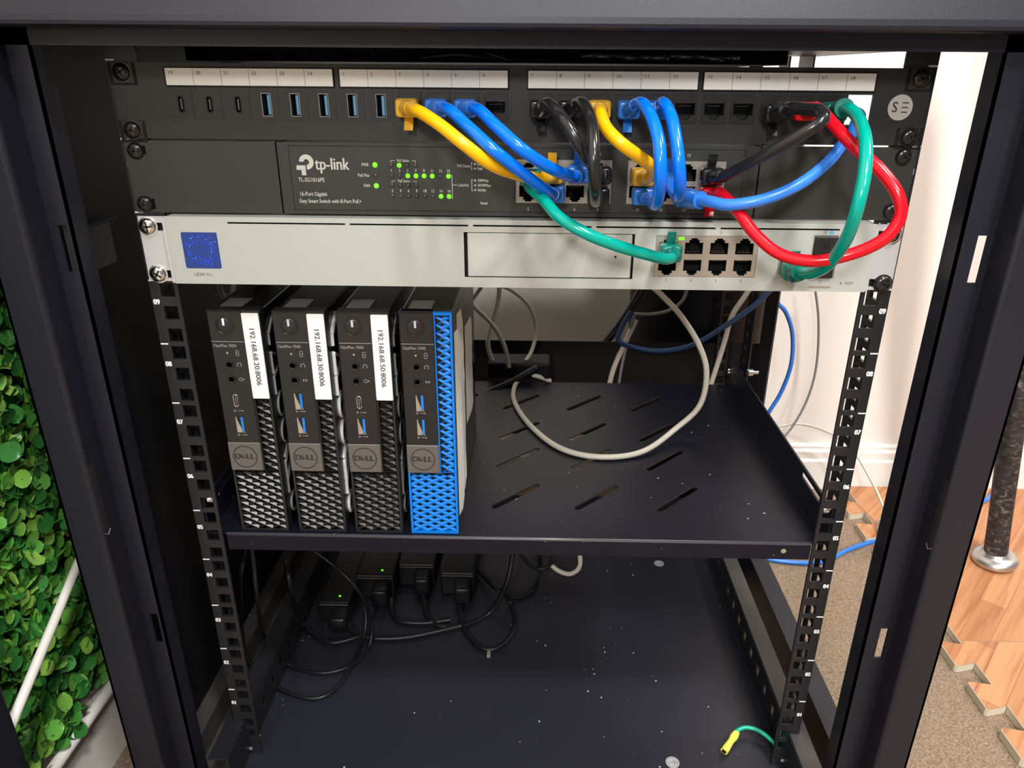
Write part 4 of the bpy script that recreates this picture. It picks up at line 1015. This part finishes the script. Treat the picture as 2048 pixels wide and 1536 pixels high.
# the tapered loop above first computer
cable('grey_cable', 'pale grey cable loop hanging behind the left computer top', 'cable', 'greyc', px((434, 560, 150), (440, 585, 150), (452, 597, 150), (466, 586, 150), (468, 560, 150)), 3.0)

# power bricks lying on the bottom tray, fronts toward the viewer
bricks = [(628, 705, 1243, 'lit green dot, nearest the left side'), (712, 792, 1195, 'bright green dot, second from the left side'), (797, 873, 1172, 'no light, between its lit neighbour and the rightmost'), (880, 952, 1190, 'no light, nearest the middle of the tray')]
for i, (ua, ub, vb, txt) in enumerate(bricks):
    a, c = atz(ua, vb, -30), atz(ub, vb, -30)
    x0, x1, y0 = a[0], c[0], a[1]
    if x0 < -222: x0, x1 = -222, x1
    br_ = thing('power_brick', 'black power brick on the dark tray, ' + txt, 'power supply', ((x0 + x1) / 2, y0 + 60, -30), 'power bricks on the bottom tray')
    yb = min(y0 + 130, 362); h = 24 + (4 if i == 0 else 8)
    MB().rbox(x0 + 1, x1 - 1, y0, yb, -30, -30 + h, 2.5).build('brick_body', M['cord'], br_)
    MB().box(x0 + 3, x1 - 3, y0 - .25, y0, -30 + h - 5, -30 + h - 4.2).build('seam_line', M['ink2'], br_)
    if i < 2:
        lx = at((681, 767)[i], (1197, 1166)[i], y0 + 10)[0]
        MB().lathe((lx, y0 + 9, -30 + h), [(-.5, 1.3), (.5, 1.2), (.9, .7)], 'z', 12).build('power_light', M['led'], br_, smooth=True)
    xx = x1 - (14 if i else 10)
    MB().rbox(xx - 9, xx + 9, y0 - 22, y0 + 1, -26, -30 + h - 6, 3).build('cord_plug', M['cord'], br_, smooth=True, auto=60)
ZT = -27.0
def cord(label, pts, r=1.9, m='cord'): return cable('power_cable', label, 'power cord', m, pts, r, 'black power cords')
def onT(L): return [atz(u, v, ZT + .2) for u, v in L]
cord('black cord sweeping across the tray, upper of the two long left loops', px((503, 1090, 20), (508, 1130, 22), (515, 1200, 30)) + [atz(530, 1275, 0)] + onT([(575, 1328), (640, 1346), (700, 1332), (738, 1292)]) + [atz(742, 1238, 0)] + px((712, 1175, 120), (660, 1125, 130), (600, 1085, 140)))
cord('black cord making the lowest loop nearest the viewer on the tray', px((492, 1095, 60), (482, 1150, 40)) + [atz(482, 1220, 0), atz(490, 1300, -15)] + onT([(515, 1345), (560, 1378), (625, 1397), (668, 1380), (700, 1335), (724, 1282)]) + [atz(732, 1240, -14), atz(728, 1200, 5)])
cord('black cord curving down left of the bricks', px((572, 1120, 110), (582, 1180, 100)) + [atz(598, 1235, -15)] + onT([(625, 1268), (665, 1285), (715, 1274), (735, 1262)]), 2.6)
cord('black cord leaving the leftmost brick and running right', [atz(690, 1232, -20)] + onT([(706, 1262), (745, 1276), (810, 1275), (870, 1264), (930, 1250)]), 2.8)
cord('black cord from the second brick passing behind the others', [atz(783, 1195, -18)] + onT([(784, 1222), (800, 1242), (850, 1246), (900, 1240)]), 2.8)
cord('thick black cord rising from the third brick up to the shelf', [atz(845, 1190, -16)] + onT([(856, 1232), (880, 1252), (930, 1250), (980, 1225)]) + px((1012, 1170, 190), (1024, 1120, 200), (1026, 1085, 205)), 3.0)
cord('black cord looping round from the rightmost brick with a cable tie', [atz(918, 1215, -18)] + onT([(930, 1260), (955, 1290), (985, 1299), (1015, 1280), (1030, 1245), (1020, 1205)]) + [atz(1002, 1180, 0)], 2.6)
cord('black cord sagging behind the others right of the bricks', px((925, 1105, 260), (960, 1145, 255)) + [atz(995, 1180, -10)] + onT([(1030, 1196), (1065, 1180)]) + px((1080, 1145, 270), (1078, 1105, 275)), 2.6)
cord('short black cord arc under the shelf beside the white one', px((1035, 1098, 250), (1060, 1130, 250), (1085, 1138, 250), (1105, 1122, 250), (1095, 1090, 255)), 2.2)
cable('white_cable', 'short white cable loop hanging just under the shelf lip', 'cable', 'beige', px((1100, 1128, 255), (1118, 1142, 250), (1140, 1148, 246), (1158, 1136, 245), (1160, 1112, 248), (1150, 1085, 252)), 2.8)
p = atz(978, 1300, ZT)
ct = MB().rbox(p[0] - 2, p[0] + 2, p[1] - 9, p[1] - 1, -29.8, -26, .8).build('cable_tie', M['greyc']); ct['label'] = 'small grey cable tie end lying by the right cord loop'; ct['category'] = 'cable tie'

# earth wire with crimp
gwr = thing('ground_wire', 'green earth wire with a yellow crimp sleeve on the bottom tray', 'wire', atz(1480, 1480, -30))
pts = [atz(1472, 1462, -22), atz(1490, 1455, -20), atz(1515, 1460, -20), atz(1540, 1478, -22), atz(1560, 1502, -26), atz(1572, 1525, -28)]
MB().tube(spline(pts, 2), 1.9, 12).build('wire', M['gwire'], gwr, smooth=True)
a, c = Vector(atz(1448, 1503, -25.6)), Vector(atz(1474, 1464, -23.4))
dirv = (c - a); crp = MB(); nn = 12
crp.tube([a + dirv * (k / nn) for k in range(nn + 1)], 3, 16, rad=[3.4, 3.4, 3.5, 3.3, 3.2, 3.0, 2.9, 3.0, 3.5, 3.6, 3.5, 3.2, 2.6])
crp.build('crimp_sleeve', M['crimp'], gwr, smooth=True, auto=60)
MB().tube([a - dirv * .02, a + dirv * .01], 2.1, 12).build('crimp_opening', M['bscrew'], gwr)

# things in the roof space seen through the gap over the patch panel
ft = thing('fan_tray', 'black fan unit under the cabinet roof above the patch panel', 'fan unit', (-30, 60, 533))
MB().box(-222, 175, 60, 350, 534, 545.5).build('fan_housing', M['dark'], ft)
cable('black_cable', 'black cable lying along the gap above the patch panel, left of centre', 'cable', 'cord', [(-60, 30, 536), (-40, 25, 538), (-25, 22, 537), (0, 30, 535.5), (25, 40, 536)], 1.8)
cable('black_cable', 'black cable end above panel port 6', 'cable', 'cord', [(-20, 14, 539), (-12, 10, 537), (-4, 10, 534.5)], 1.2)
w_ = MB(); ps = []
for k in range(40):
    f = k / 39; ps.append((38 + 92 * f, 10 + 3 * math.sin(k * .9), 537.2 + .5 * math.sin(k * .31) + .35 * math.sin(k * .9)))
w_.tube(ps, 1.2, 8, rad=[1.0 + .7 * abs(math.sin(k * .7)) for k in range(40)])
w_ = w_.build('plastic_wrap', M['clear'], smooth=True); w_['label'] = 'crumpled glossy plastic wrap strip above the patch panel'; w_['category'] = 'plastic wrap'

# ------------------------------------------------------------------ around the rack
bn = thing('waste_bin', 'tall black round bin standing behind the rack', 'bin', (233, 488, -100))
MB().lathe((233, 488, -100), [(0, 84), (4, 88), (540, 98), (552, 101), (556, 99), (540, 94)], 'z', 48).build('bin_body', M['bin'], bn, smooth=True, auto=50)

# baseball bat leaning by the right post
bt = thing('baseball_bat', 'baseball bat standing knob down, worn black grip tape', 'baseball bat', (652, 385, -88))
a, c = Vector((649.5, 385, -88)), Vector((612, 385, 172)); dv = (c - a).normalized()
def batprof(L): return [a + dv * l for l, _ in L], [r_ for _, r_ in L]
P1, R1 = batprof([(0, 20), (1.5, 24.5), (4, 27.6), (8, 28.4), (11.5, 27), (14, 22), (16, 15), (26, 13.6)])
MB().tube(P1, 1, 32, rad=R1).build('knob', M['knob'], bt, smooth=True)
P2, R2 = batprof([(16, 14.6), (24, 14.4), (60, 14.0), (100, 14.0), (150, 14.2), (200, 14.4), (250, 14.8), (300, 15.2), (340, 16)])
MB().tube(P2, 1, 28, rad=R2).build('grip', M['grip'], bt, smooth=True, auto=60)
P3, R3 = batprof([(340, 15.4), (420, 19), (520, 26), (620, 32), (720, 33.5), (800, 33), (815, 28), (820, 15)])
MB().tube(P3, 1, 32, rad=R3).build('barrel', M['knob'], bt, smooth=True)

# interlocking foam floor mats
def mat_tile(ya, yb, x1, label):
    pts = [(x1, ya), (x1, yb)]
    y = yb; edge = []
    k = 0
    ys = sorted([227 - 63.0 * i for i in range(-6, 8)], reverse=True)
    edge.append((522, yb))
    for yt in ys:
        if yt > yb - 1 or yt - 40 < ya + 2: continue
        edge += [(522, yt - 5), (520.5, yt - 3), (499, yt + 0.5), (497, yt - 2), (497, yt - 36), (499, yt - 38.5), (521, yt - 33), (522, yt - 31)]
    edge.append((522, ya))
    poly = pts + edge
    # order counter-clockwise seen from above
    t = thing('foam_mat', label, 'floor mat', (760, (ya + yb) / 2, -100), 'interlocking foam mats on the carpet')
    b2 = MB(); b2.prism_z(poly, -99.5, -89.6); b2.build('foam_core', M['foam'], t)
    b3 = MB(); b3.prism_z([(p[0] + (0.8 if p[0] < x1 else 0), p[1]) for p in poly], -89.6, -89.2); b3.build('printed_surface', M['wood'], t)
mat_tile(-420, 229.0, 1120, 'wood-print foam mat with jigsaw edge, nearest the viewer')
mat_tile(230.2, 588, 1120, 'wood-print foam mat against the back baseboard')

# artificial hedge on the left wall
hd = thing('artificial_hedge', 'green artificial boxwood hedge panel on the wall left of the rack', 'artificial hedge', (-405, 100, 0))
MB().box(-411, -404, -260, 330, 8, 560).build('backing_mat', M['stem'], hd)
lf = MB(); rnd = random.Random(3)
def leaf(c, size, out, roll, tilt):
    # local leaf: rounded oval, slightly cupped, length along +u
    n_ = Vector((math.cos(tilt), math.sin(tilt) * math.cos(out), math.sin(tilt) * math.sin(out))).normalized()
    u = n_.orthogonal().normalized(); v = n_.cross(u)
    d = u * math.cos(roll) + v * math.sin(roll); e_ = n_.cross(d)
    prof = [(0, .06), (.18, .34), (.42, .50), (.68, .47), (.88, .28), (1.0, .0)]
    vs = []; fs = []
    for (l, w) in prof:
        cup = -.18 * (l - .5) ** 2
        vs += [c + d * (size * l) + e_ * (size * w) + n_ * (size * (cup + .10)), c + d * (size * l) + n_ * (size * cup), c + d * (size * l) - e_ * (size * w) + n_ * (size * (cup + .10))]
    for i in range(len(prof) - 1):
        a = 3 * i; fs += [(a, a + 1, a + 4, a + 3), (a + 1, a + 2, a + 5, a + 4)]
    lf.add(vs, fs)
for k in range(9500):
    y, z = rnd.uniform(-240, 260), rnd.uniform(-6, 520)
    zb = 10 + 14 * math.sin(y * .07) + 9 * math.sin(y * .19)
    if z < zb + rnd.uniform(-16, 6): continue
    x = -404 + rnd.uniform(0, 22)
    leaf(Vector((x, y, z)), rnd.uniform(10.5, 17), rnd.uniform(0, 2 * math.pi), rnd.uniform(0, 2 * math.pi), abs(rnd.gauss(0, .55)))
o = lf.build('foliage', M['leaf'], hd, smooth=True)
st = MB()
for k in range(260):
    y, z = rnd.uniform(-200, 250), rnd.uniform(20, 500); a = rnd.uniform(0, 6.28)
    st.tube([(-402, y, z), (-392, y + 8 * math.cos(a), z + 8 * math.sin(a)), (-378, y + 14 * math.cos(a), z + 14 * math.sin(a))], .7, 5)
st.build('twigs', M['stem'], hd)
# white rod in front of the hedge
def on_x(u, v, x):
    d = CM @ Vector(((u - PX) / F_PX, 1.0, -(v - PY) / F_PX)); t = (x - CAM[0]) / d.x
    return (x, CAM[1] + d.y * t, CAM[2] + d.z * t)
a, c = Vector(on_x(157, 1124, -358)), Vector(on_x(35, 1418, -352))
cable('white_rod', 'long off-white round cable slanting in front of the green hedge', 'cable', 'trim', [a + (a - c) * 2.2, a, (a + c) / 2 + Vector((1, 0, 1.5)), c, c + (c - a) * 0.2], 3.6)

p = on_x(175, 1440, -386)
structure(MB().tube([(p[0], -700, p[2]), (p[0], 590, p[2])], 5.5, 20).build('trim_1', M['trim'], None, smooth=True))
